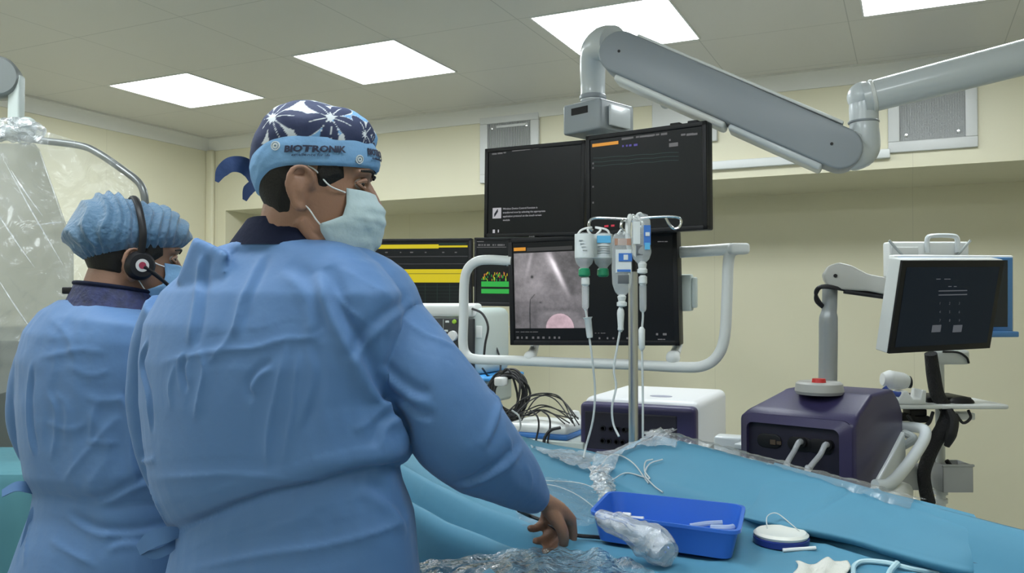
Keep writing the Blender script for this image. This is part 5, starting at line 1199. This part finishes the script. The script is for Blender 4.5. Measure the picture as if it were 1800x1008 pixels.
# bouffant cap: pleated translucent dome gathered at its rim
CAPT = mat('bouffant_cap_fabric', (.070, .165, .28), .6, alpha=.8, bump=(90, .6), sheen=.3)
V_ = []; F_ = []; n = 220; rows = 46
for i in range(rows):
    t = i / (rows - 1)
    for j in range(n):
        a = 2 * math.pi * j / n; ca = math.cos(a); zl = .028 + .020 * ca - .012 * max(0, -ca); b0 = head_pt(a, zl, .006)
        s_ = t * math.pi / 2; topx = -.016; topz = .124
        q = Vector((topx + (b0.x - topx) * math.cos(s_) ** .8, b0.y * math.cos(s_) ** .8, b0.z + (topz - b0.z) * math.sin(s_) ** 1.05))
        puff = (.018 + .034 * max(0, -ca) ** 1.2 + .010 * max(0, ca)) * math.sin(min(1, t * 3.2) * math.pi / 2) * (math.cos(s_) ** .5 + .12)
        pleat = .0048 * (1 - 2 * abs(math.sin(q.x * 190 + q.z * 60 + 1.6 * math.sin(q.z * 40) + 2 * noise.noise(q * 20))))  * min(1, t * 6) + .0045 * noise.noise(Vector((q.x * 26, q.y * 14, q.z * 14))) + .0035 * math.sin(a * 34 + 3 * noise.noise(Vector((a * 3, t * 5, 1)))) * math.exp(-(t / .14) ** 2)
        q += Vector((q.x - topx, q.y, max(0, q.z - .03) * .9)).normalized() * (puff + pleat); V_.append(T2(q))
for i in range(rows - 1):
    for j in range(n): F_.append((i * n + j, i * n + (j + 1) % n, (i + 1) * n + (j + 1) % n, (i + 1) * n + j))
bc2 = obj('bouffant_cap', MB().add(V_, F_), CAPT, man2, sharp=180)
mask(T2, man2, MASKB)
# headset
hs = MB().tube([T2(Vector(p)) for p in [(.004, .095, 0), (.0, .100, .05), (-.008, .080, .110), (-.012, .03, .140), (-.012, -.03, .140), (-.008, -.082, .110), (.002, -.100, .06), (.004, -.094, .012)]], .0065, 10, k=6, flat=(T2.f, 1.3)); hso = obj('headset', hs, BLACK, man2)
for s_ in (-1, 1):
    c_ = T2(Vector((.004, s_ * .078, -.008))); ax_ = T2(Vector((.15, s_ * 1, 0)), dirn=True).normalized()
    e = obj('ear_cup', MB().lathe([(0, 0), (.032, 0), (.034, .008), (.032, .018), (.026, .026), (0, .027)], c_, ax_, 28), BLACK, hso)
    obj('cup_disc', MB().lathe([(0, .0265), (.0145, .0265), (.0145, .0285), (0, .0285)], c_, ax_, 24), mat('disc_silver', (.5, .5, .5), .4), e)
    obj('cup_mark', MB().lathe([(.003, .0285), (.008, .0285), (.008, .0295), (.003, .0295)], c_, ax_, 20), mat('mark_red', (.25, .02, .05), .5), e)
obj('microphone_boom', MB().tube([T2(Vector(p)) for p in [(.010, -.100, -.010), (.035, -.093, -.022), (.065, -.078, -.04), (.090, -.062, -.055), (.105, -.045, -.062)]], [.007, .005, .004, .005, .008], 10, k=5), BLACK, hso)
# collar with blue pattern
ct = body_ring((140, 500), (268, 515), 1.97, .02, -.02, .095, lift=.008, e=1); cb = body_ring((126, 530), (286, 560), 1.97, .03, -.03, .12, e=1)
m_ = mat('blue_pattern_collar', (.010, .016, .07), .7, bump=(60, .5), var=(60, .95)); lc = collar(ct, cb, m_, man2, thick=.012)
obj('collar_edge', MB().tube([q for q in ct] + [ct[0]], .005, 8, k=2), NAVY, lc)
obj('collar_tab', MB().box((-.035, -.006, -.008), (.02, .006, .008), frame(P(137, 511, 1.93), RT, FWH, Z), r=.003), BLACK, lc)
g = MB(); R1 = []; dl_, dr_ = .10, -.10
def r2(L, R_, hd, lift=0, dl=.10, dr=-.10): R1.append(body_ring(L, R_, 1.97, dl, dr, hd, lift))
r2((150, 528), (262, 545), .09, dl=.02, dr=-.02); r2((118, 528), (292, 556), .12, dl=.06, dr=-.05); r2((88, 548), (322, 575), .145); r2((66, 580), (340, 605), .16); r2((52, 630), (352, 650), .165)
r2((50, 700), (352, 710), .165); r2((54, 770), (350, 770), .165); r2((64, 830), (345, 825), .165, .01); r2((80, 866), (336, 862), .155, .02); r2((74, 890), (336, 900), .155); r2((56, 940), (345, 950), .17); r2((34, 1010), (355, 1010), .18); r2((22, 1150), (368, 1150), .19); r2((18, 1330), (370, 1330), .19)
g.rings(R1)
al = [((100, 600), 46, 2.0), ((62, 650), 34, 2.02), ((48, 700), 29, 2.03), ((46, 750), 27, 2.04), ((66, 800), 26, 2.06), ((100, 830), 24, 2.12)]
g.tube([P(*c, d) for c, r, d in al], [r * d / F for c, r, d in al], 20, k=4); g.tube([P(100, 830, 2.12), w2l], [.034, .04], 16, k=1)
g.tube([s2r, e2r, w2r], [.075, .065, .045], 20, k=5)
CR2 = [([(70, 630), (110, 622), (150, 615), (190, 622)], .009, .005, 'ridge'), ([(85, 690), (100, 720), (98, 770), (90, 810)], .010, .006, 'ridge'), ([(100, 690), (120, 720), (115, 790)], .010, .005, 'ridge'),
 ([(175, 700), (165, 740), (160, 780)], .009, .006, 'ridge'), ([(150, 775), (180, 778), (215, 780)], .008, .005, 'ridge'), ([(72, 868), (130, 880), (190, 890), (250, 885), (300, 890)], .013, -.009, 'ridge'),
 ([(120, 905), (170, 930), (230, 935), (300, 925)], .011, .006, 'step'), ([(110, 850), (150, 800), (185, 760), (215, 730)], .013, .006, 'ridge'), ([(130, 875), (180, 880), (240, 850), (290, 840)], .011, .006, 'step'),
 ([(150, 700), (190, 705), (225, 700)], .009, .006, 'ridge'), ([(215, 690), (235, 720), (240, 790), (250, 850)], .013, .007, 'step'), ([(120, 640), (160, 660), (200, 650)], .010, .004, 'ridge'), ([(90, 560), (120, 590), (140, 640)], .014, .005, 'ridge'),
 ([(60, 640), (55, 700), (58, 760), (66, 800)], .010, .007, 'step'), ([(90, 950), (120, 970), (180, 1000)], .012, .006, 'ridge'), ([(60, 900), (50, 950), (45, 1000)], .012, .006, 'ridge'), ([(190, 960), (230, 950), (290, 960)], .012, .006, 'step'), ([(75, 740), (120, 755), (160, 745)], .01, .004, 'ridge')]
me = gown_mesh(g, .0062, CR2, seed=11, amp=.0048, smooth=3); gw2 = obj('gown', None, GOWN2, man2, mesh=me, sharp=180)
ribbon([P(72, 868, 1.95), P(50, 858, 1.93), P(28, 856, 1.92), P(4, 868, 1.92)], .012, .0012, [-FWH + Z * .5, -FWH + Z * .8], GOWN2, 'gown_tie', gw2, wprof=[.6, 1, 1, .8])
ribbon([P(72, 876, 1.95), P(62, 900, 1.92), P(52, 935, 1.92), P(44, 965, 1.92)], .012, .0012, [-FWH, -FWH], GOWN2, 'gown_tie', gw2, wprof=[.6, 1, 1, .9])

# ================================================================== THINGS ON THE TABLE
def surf(u, v, dz=0.0):
    z = 1.13
    while z > .85:
        p = onz(u, v, z); q = Vector((p.x, p.y, 0)); t = q.dot(TN)
        if t < T1 + .01 and z <= top_h(q.dot(TA), t) + dz: break
        z -= .001
    else:                                   # past the far edge: stay on the edge itself
        p = onz(u, v, 1.055); q = Vector((p.x, p.y, 0)); s = q.dot(TA); return ST(s, T1 + .004, top_h(s, T1) + dz)
    return onz(u, v, z)
# blue tray
cor = [onz(1072, 863, 1.01), onz(1309, 888, 1.01), onz(1299, 936, 1.01), onz(1036, 901, 1.01)]
ctr = sum(cor, Vector()) / 4
def rounded(cs, r, n=6):
    out = []
    for i in range(4):
        a, b, c = cs[i - 1], cs[i], cs[(i + 1) % 4]; p = b + (a - b).normalized() * r; q = b + (c - b).normalized() * r
        for k in range(n): t = k / (n - 1); out.append(p * (1 - t) ** 2 + b * 2 * t * (1 - t) + q * t * t)
    return out
def tray_ring(z, k, r): return [Vector((p.x, p.y, z)) for p in rounded([ctr + (c - ctr) * k for c in cor], r)]
TRAYM = mat('tray_blue_plastic', (.03, .13, .53), .32, bump=(200, .02))
z0 = .957
tray = solid('instrument_tray', MB().rings([tray_ring(z0, .86, .02), tray_ring(z0, .90, .025), tray_ring(1.004, .985, .03), tray_ring(1.004, 1.02, .03), tray_ring(1.010, 1.02, .03), tray_ring(1.010, .975, .03), tray_ring(1.003, .965, .03), tray_ring(z0 + .004, .885, .025), tray_ring(z0 + .004, .86, .02)]), TRAYM, 'royal blue rectangular plastic tray lying on the draped table', 'tray')
q = onz(1112, 906, z0 + .02); fr = frame((q.x, q.y, z0 + .006), RT - FWH * .3, FWH + RT * .3, Z)
m = MB(); m.box((-.022, -.012, 0), (.022, .012, .010), fr, r=.002); m.box((-.022, .0, .010), (-.004, .012, .016), fr, r=.002)
solid('white_clip', m, WHITE, 'small white plastic clip lying inside the blue tray, at its left', 'clip')
M_CLR = mat('clear_plastic_part', (.55, .65, .75), .12, alpha=.55, spec=.8)
q = onz(1250, 930, z0 + .01); fr = frame((q.x, q.y, z0 + .012), RT - FWH * .3, FWH + RT * .3, Z)
m = MB(); m.tube([fr(-.04, 0, 0), fr(-.01, .012, .004), fr(.02, .02, .006)], .005, 8); m.tube([fr(-.0, .0, 0), fr(.03, -.005, .003), fr(.04, .01, .002)], .006, 8)
solid('clear_connector', m, M_CLR, 'clear plastic connector pieces lying in the right end of the blue tray', 'connector')
# water line / film in the tray
def film(rows, dz, nu=50, nv=16, amp=.006, name='film', m_=CLEAR, mb=None, parent=None, label=None, cat=None, seed=0, freq=22):
    """rows: list of pixel polylines (same direction) lying over the table surface, dz above it for each"""
    cur = [catmull([surf(u, v, d_) for u, v in r], 10) for r, d_ in zip(rows, dz)]
    def at_(c, x): x = x * (len(c) - 1); i = min(int(x), len(c) - 2); return c[i].lerp(c[i + 1], x - i)
    def fn(u, v):
        x = v * (len(cur) - 1); i = min(int(x), len(cur) - 2); p = at_(cur[i], u).lerp(at_(cur[i + 1], u), x - i)
        q = p + Vector((noise.noise(p * freq + Vector((seed, 0, 0))), noise.noise(p * freq + Vector((0, seed, 5))), abs(noise.noise(p * freq + Vector((5, 5, seed)))) * 1.6)) * amp
        return q + Vector((noise.noise(p * freq * 3), noise.noise(p * freq * 3 + Vector((4, 4, 4))), abs(noise.noise(p * freq * 2.7)))) * amp * .45
    mb = sheet(fn, list(np.linspace(0, 1, nu)), list(np.linspace(0, 1, nv)), mb)
    if parent: return obj(name, mb, m_, parent, sharp=40)
    return solid(name, mb, m_, label, cat, sharp=40)
film([[(1040, 822), (1050, 800), (1085, 776), (1112, 758), (1150, 762), (1190, 778)], [(1075, 835), (1085, 810), (1105, 792), (1125, 786), (1160, 786), (1195, 790)]], [.02, .012], nu=90, nv=14, amp=.012, name='plastic_sheet', m_=MILKY, label='crumpled clear plastic sheet wrapped round the foot of the drip stand', cat='plastic sheet', freq=30)
film([[(1034, 822), (1038, 842), (1042, 862), (1052, 885)], [(1052, 822), (1060, 842), (1068, 862), (1075, 880)], [(1078, 824), (1078, 842), (1080, 860), (1084, 868)]], [.008, .022, .008], nu=60, nv=20, amp=.010, name='plastic_sheet', m_=MILKY, label='crumpled clear plastic strip running down from the drip stand to the blue tray', cat='plastic sheet', seed=3, freq=34)
film([[(925, 786), (960, 792), (1000, 794), (1045, 800)], [(985, 812), (1010, 822), (1030, 826), (1055, 824)]], [.006, .010], nu=60, nv=22, amp=.009, name='plastic_sheet', m_=MILKY, label='clear plastic sheet lying flat left of the drip stand on the drape', cat='plastic sheet', seed=8)
film([[(880, 850), (930, 842), (1000, 846), (1045, 862)], [(920, 930), (990, 925), (1040, 925), (1060, 905)]], [.006, .008], nu=70, nv=40, amp=.006, name='plastic_sheet', m_=CLEAR, label='clear wrinkled plastic film over the drape beside the reaching hand', cat='plastic sheet', seed=5, freq=26)
# clear film edge standing along the raised far side of the drape
def ridge_fn(u, v):
    s = -1.93 + u * .85; t = 1.222 + .04 * v; z = top_h(s, min(t, T1)) + .004 + .012 * math.sin(math.pi * min(1, v * 1.2)) * (1 - .8 * u)
    p = ST(s, t, z); return p + Vector((0, 0, abs(noise.noise(p * 22)))) * .009 + Vector((noise.noise(p * 30), noise.noise(p * 31), 0)) * .004
solid('plastic_edge_film', sheet(ridge_fn, list(np.linspace(0, 1, 120)), list(np.linspace(0, 1, 12))), THIN, 'long clear plastic film lying along the raised far edge of the drape', 'plastic sheet', sharp=40)
# shiny film in the foreground, over the near edge of the table
NFT = catmull([onz(735, 1000, .93), onz(850, 984, .945), onz(950, 973, .958), onz(1040, 980, .958), onz(1135, 1010, .958)], 12)
NFB = catmull([onz(735, 1075, .91), onz(850, 1075, .93), onz(950, 1075, .955), onz(1040, 1075, .957), onz(1200, 1075, .958)], 12)
def near_fn(u, v):
    x = u * (len(NFT) - 1); i = min(int(x), len(NFT) - 2); p = NFT[i].lerp(NFT[i + 1], x - i).lerp(NFB[i].lerp(NFB[i + 1], x - i), v)
    return p + Vector((0, 0, .006 + .022 * abs(noise.noise(Vector((u * 7, v * 2.2, 1)))) + .006 * abs(noise.noise(p * 40))))
solid('plastic_sheet', sheet(near_fn, list(np.linspace(0, 1, 110)), list(np.linspace(0, 1, 40))), plastic('foreground_film', haze=.03, gloss=.6, scale=20, rough=.10), 'shiny crumpled clear plastic over the near table edge at the bottom of the photo', 'plastic sheet', sharp=40)
# wrapped probe
core = [onz(1054, 912, 1.028), onz(1088, 924, 1.022), onz(1120, 940, 1.006), onz(1150, 956, .990), onz(1172, 973, .981)]
wp = thing('wrapped_probe', Vector((core[2].x, core[2].y, .955)), 'lumpy white cable probe wrapped in crinkled clear plastic, in front of the tray', 'probe')
obj('probe', MB().tube(core, [.010, .012, .012, .022, .024, .018], 14, k=6), mat('probe_white', (.55, .60, .70), .5, bump=(60, .8), var=(60, .35)), wp)
m = MB().tube(core, [.014, .020, .021, .029, .032, .024], 26, k=14)
for v in m.v:
    v += Vector((noise.noise(v * 60), noise.noise(v * 61 + Vector((2, 2, 2))), noise.noise(v * 62 + Vector((7, 1, 2))))) * .006; v.z = max(v.z, .957)
obj('plastic_sleeve', m, MILKY, wp, sharp=25)
for k in range(7):
    a_ = random.Random(k + 3); pts = [core[min(4, int(x))].lerp(core[min(4, int(x) + 1)], x % 1) + Vector((a_.uniform(-.011, .011), a_.uniform(-.011, .011), a_.uniform(.002, .014))) for x in np.linspace(.1, 3.9, 9)]
    obj('coiled_lead', MB().tube(pts, .0016, 6, k=4), mat('lead_pale_blue', (.35, .45, .75), .4), wp)
# cable held in the hand
lead([surf(912, 898, .075), surf(930, 907, .06), surf(958, 918, .04), surf(985, 934, .022), surf(1015, 942, .010), surf(1050, 945, .008), surf(1080, 948, .006)], .0038, 'dark cable held in the reaching hand and running to the wrapped probe')
# catheter disc
q = onz(1373, 951, .957); q.z = top_h(Vector((q.x, q.y, 0)).dot(TA), Vector((q.x, q.y, 0)).dot(TN)) + .001
dk = thing('round_dish', q, 'round white dish with a dark blue rim on the drape, right of the tray', 'dish')
obj('rim', MB().lathe([(0, 0), (.044, 0), (.050, .003), (.051, .014), (.046, .016), (0, .016)], q, Z, 48), mat('rim_royal_blue', (.015, .03, .20), .35), dk)
obj('lid', MB().lathe([(0, .0155), (.048, .0155), (.050, .020), (.045, .0245), (.030, .0235), (.026, .0225), (0, .0225)], q, Z, 48), mat('dish_white', (.72, .72, .66), .35), dk)
m = MB().tube([q + RT * -.02 + FWH * .02 + Z * .024, q + RT * -.012 + FWH * .045 + Z * .040, q + RT * .008 + FWH * .05 + Z * .045, q + RT * .028 + FWH * .03 + Z * .030, q + RT * .034 + Z * .024], .0011, 6); obj('wire_loop', m, TUBE, dk)
a, b = surf(1376, 968, .004), surf(1434, 964, .004)
solid('small_white_stick', MB().tube([a, b], .0035, 8, k=1), WHITE, 'short white plastic stick lying against the front of the round dish', 'stick')
# gauze, tubing loop, guide wire
rows = []
def gz(u, v):
    e = .04 * math.sin(u * 9) ; p = surf(1398 + 92 * u + 5 * math.sin(v * 6), 988 + 30 * v + 4 * math.sin(u * 7), .006); return p + Z * (.004 * abs(noise.noise(p * 60)) + .003 * math.sin(u * 14))
m = sheet(gz, list(np.linspace(0, 1, 30)), list(np.linspace(0, 1, 16))); g_ = solid('gauze_pad', m, mat('gauze_white', (.70, .70, .64), .9, bump=(500, .5)), 'folded white gauze pad at the bottom edge, right of centre', 'gauze')
q_ = g_.modifiers.new('t', 'SOLIDIFY'); q_.thickness = .003
lead([surf(1500, 1012, .006), surf(1502, 995, .006), (surf(1520, 987, .007)), surf(1560, 990, .006), surf(1600, 1000, .005), surf(1650, 1010, .005), surf(1690, 1022, .005)], .0042, 'pale blue tubing loop at the bottom edge, right of the gauze pad', name='tubing', m_=mat('pale_blue_tubing', (.42, .60, .66), .3), cat='tubing')
lead([surf(1578, 990, .013), surf(1566, 1003, .013), surf(1560, 1015, .012)], .0048, 'short pale clamp crossing the tubing loop at the bottom edge', name='tubing_clamp', m_=mat('pale_blue_tubing', (.42, .60, .66), .3), cat='clamp')
lead([surf(1475, 938, .003), surf(1530, 952, .004), surf(1576, 965, .005), surf(1660, 982, .003), surf(1800, 1003, .003), surf(1900, 1020, .003)], .0010, 'thin dark guide wire lying on the drape at the lower right', name='guide_wire', m_=mat('wire_dark', (.02, .03, .06), .3), cat='wire')
lead([surf(1570, 963, .006), surf(1580, 966, .006)], .0025, 'small dark bead on the guide wire, right of the round dish', name='wire_bead', m_=BLACK, cat='bead')
# fine tubing coiling on the drape between the drip stand and the tray
G2 = 'fine clear tubing coiled on the drape behind the tray'
for pts in ([(1046, 832), (1075, 800), (1110, 812), (1140, 850)], [(1148, 808), (1135, 812), (1133, 828), (1142, 842), (1128, 838), (1100, 832), (1075, 845)], [(1165, 808), (1142, 816), (1134, 835), (1150, 855), (1165, 866)]):
    lead([surf(u, v, .012) for u, v in pts], .0018, 'fine clear tubing coiling on the drape between the drip stand and the tray', name='fine_tubing', m_=TUBE, cat='tubing', group=G2)
for pts in ([(880, 842), (950, 845), (1020, 850), (1068, 870)], [(900, 858), (960, 852), (1010, 868), (1060, 905)]):
    lead([surf(u, v, .010) for u, v in pts], .0012, 'fine clear tubing stretched over the film beside the sleeve', name='fine_tubing', m_=TUBE, cat='tubing', group='fine clear tubing beside the sleeve')

# ================================================================== LEFT EDGE: RADIATION SHIELD, SCREEN, SIDE TABLE
sh = thing('radiation_shield', P(20, 500, 2.6).xy.to_3d() + Z * P(20, 600, 2.6).z, 'hanging grey radiation shield on a ceiling arm under clear plastic, far left', 'radiation shield')
JG = mat('joint_grey', (.20, .22, .22), .35, metal=.3)
m = MB().lathe([(0, -.04), (.055, -.04), (.062, -.03), (.062, .03), (.055, .04), (0, .04)], P(-2, 138, 2.55), (RT * .35 - FWH).normalized(), 32); obj('round_joint', m, JG, sh)
fr = frame(P(30, 190, 2.55), RT, FWH, Z)
m = MB().box((-.022, -.015, -.09), (.014, .02, .10), fr, r=.006); obj('bracket', m, PALE, sh)
m = MB().tube([P(-2, 138, 2.57), P(-60, 60, 2.65), P(-120, -20, 2.7)], .03, 16, k=3); m.tube([P(-120, -20, 2.7), Vector((P(-120, -20, 2.7).x, P(-120, -20, 2.7).y, CE))], .03, 16, k=1); obj('ceiling_arm', m, ENAMEL, sh)
m = MB(); m.sphere(P(48, 222, 2.53), .028, seg=14); m.box((-.04, -.02, -.085), (.05, .02, -.05), fr, r=.01); obj('clamp', m, PALE, sh)
m = MB().tube([P(-30, 236, 2.55), P(20, 240, 2.53), P(70, 247, 2.5), P(140, 256, 2.47), P(172, 269, 2.45), P(215, 298, 2.42), P(241, 318, 2.40), P(252, 336, 2.39), P(256, 362, 2.39)], .0105, 14, k=5); obj('handle_tube', m, mat('tube_dark_grey', (.15, .16, .16), .3, metal=.4), sh)
ps = Panel((-90, 250, 2.62), (64, 250, 2.62), (-90, 600, 2.62))
poly = [ps.px(u, v) for u, v in ((-90, 252), (58, 252), (66, 262), (122, 420), (126, 436), (126, 590), (118, 600), (-90, 600))]
M_PANE = mat('lead_glass_pane', (.38, .39, .35), .2, alpha=.55)
obj('shield_pane', MB().prism(poly, ps.fr, 0, .014, r=.002), M_PANE, sh)
poly = [ps.px(u, v) for u, v in ((-90, 330), (78, 318), (84, 326), (112, 410), (106, 420), (-90, 436))]
M_FILM1 = plastic('shield_cover', haze=.14, rough=.16, scale=5, gloss=.35, col=(.75, .80, .78))
def cov(u, v):
    tp = [(-60, 222), (30, 226), (110, 240), (200, 280), (262, 345)]; c = catmull([P(a, b, 2.50 - .1 * i / 4) for i, (a, b) in enumerate(tp)], 10)
    bt = catmull([P(a, b, 2.46 - .08 * i / 4) for i, (a, b) in enumerate([(-60, 690), (10, 690), (60, 640), (150, 560), (255, 470)])], 10)
    x = u * (len(c) - 1); i = min(int(x), len(c) - 2); p = c[i].lerp(c[i + 1], x - i); q = bt[i].lerp(bt[i + 1], x - i); r = p.lerp(q, v)
    f = .016 * noise.noise(r * 5) + .02 * abs(noise.noise(r * 3.2 + Vector((2, 2, 2)))) + .004 * noise.noise(r * 24) * (1 + 2 * math.exp(-v * 14))
    return r - FWH * f
obj('plastic_cover', sheet(cov, list(np.linspace(0, 1, 90)), list(np.linspace(0, 1, 110))), M_FILM1, sh, sharp=60)
# crumpled part round the clamp
m = MB().sphere(P(30, 232, 2.5), 1, (.085, .04, .03), seg=40, fr=frame((0, 0, 0), RT, FWH, Z))
for v in m.v: v += Vector((noise.noise(v * 40), noise.noise(v * 41), noise.noise(v * 42))) * .02
obj('gathered_film', m, MILKY, sh, sharp=30)
for a_, b_ in (((8, 284), (112, 468)), ((20, 300), (75, 380)), ((-10, 480), (70, 600)), ((60, 396), (120, 390)), ((-20, 350), (60, 470))):      # thin milky rods put in as glints along the film's creases
    p = P(*a_, 2.43); q = P(*b_, 2.41); obj('crease_glint', MB().tube([p, p.lerp(q, .5) - FWH * .006, q], [.0006, .002, .0006], 6, k=4), MILKY, sh)
fr = frame(P(10, 830, 3.0).xy.to_3d(), RT, FWH, Z); zt2 = P(10, 575, 3.0).z
ls = thing('lead_screen', fr(-.1, 0, 0), 'dark grey-green standing screen with a black top edge, behind the man at the left', 'screen')
obj('screen_panel', MB().box((-.45, 0, .06), (.075, .03, zt2 - .02), fr, r=.004), mat('screen_grey_green', (.10, .115, .11), .5), ls)
obj('top_edge', MB().box((-.45, -.004, zt2 - .022), (.078, .034, zt2), fr, r=.003), BLACK, ls)
obj('foot', MB().box((-.4, -.15, 0), (.04, .18, .06), fr, r=.01), GREY, ls)
for x in (-.16, -.03): obj('panel_seam', MB().box((x, -.003, .08), (x + .004, .001, zt2 - .04), fr), BLACK, ls)
st = thing('side_table', P(-40, 900, 2.4).xy.to_3d(), 'small side table under a pale turquoise drape, behind the man at the left edge', 'table')
fr = frame(P(-40, 830, 2.45).xy.to_3d(), RT, FWH, Z); zt3 = P(30, 826, 2.40).z
DR2 = mat('pale_turquoise_drape', (.065, .22, .27), .6, bump=(10, .3))
rg = []
for k, (z, e) in enumerate(((zt3 + .004, .0), (zt3 + .004, .25), (zt3, .30), (zt3 - .02, .31), (zt3 - .15, .315), (zt3 - .34, .33))):
    rg.append([fr(max(-1, min(1, 1.25 * math.cos(a))) * e * (1 + .03 * math.sin(a * 9) * (k > 3)), max(-1, min(1, 1.25 * math.sin(a))) * e * .75 * (1 + .05 * math.sin(a * 13) * (k > 3)) + .1, z) for a in np.linspace(0, 2 * math.pi, 80, endpoint=False)])
obj('drape', MB().rings(rg, cap=False), DR2, st, sharp=50)
for sx in (-.25, .25):
    for sy in (-.06, .24): obj('leg', MB().tube([fr(sx, sy, 0), fr(sx, sy, zt3 - .01)], .014, 10, k=1), STEEL, st)
obj('lower_shelf', MB().box((-.26, -.08, .3), (.26, .26, .32), fr), STEEL, st)
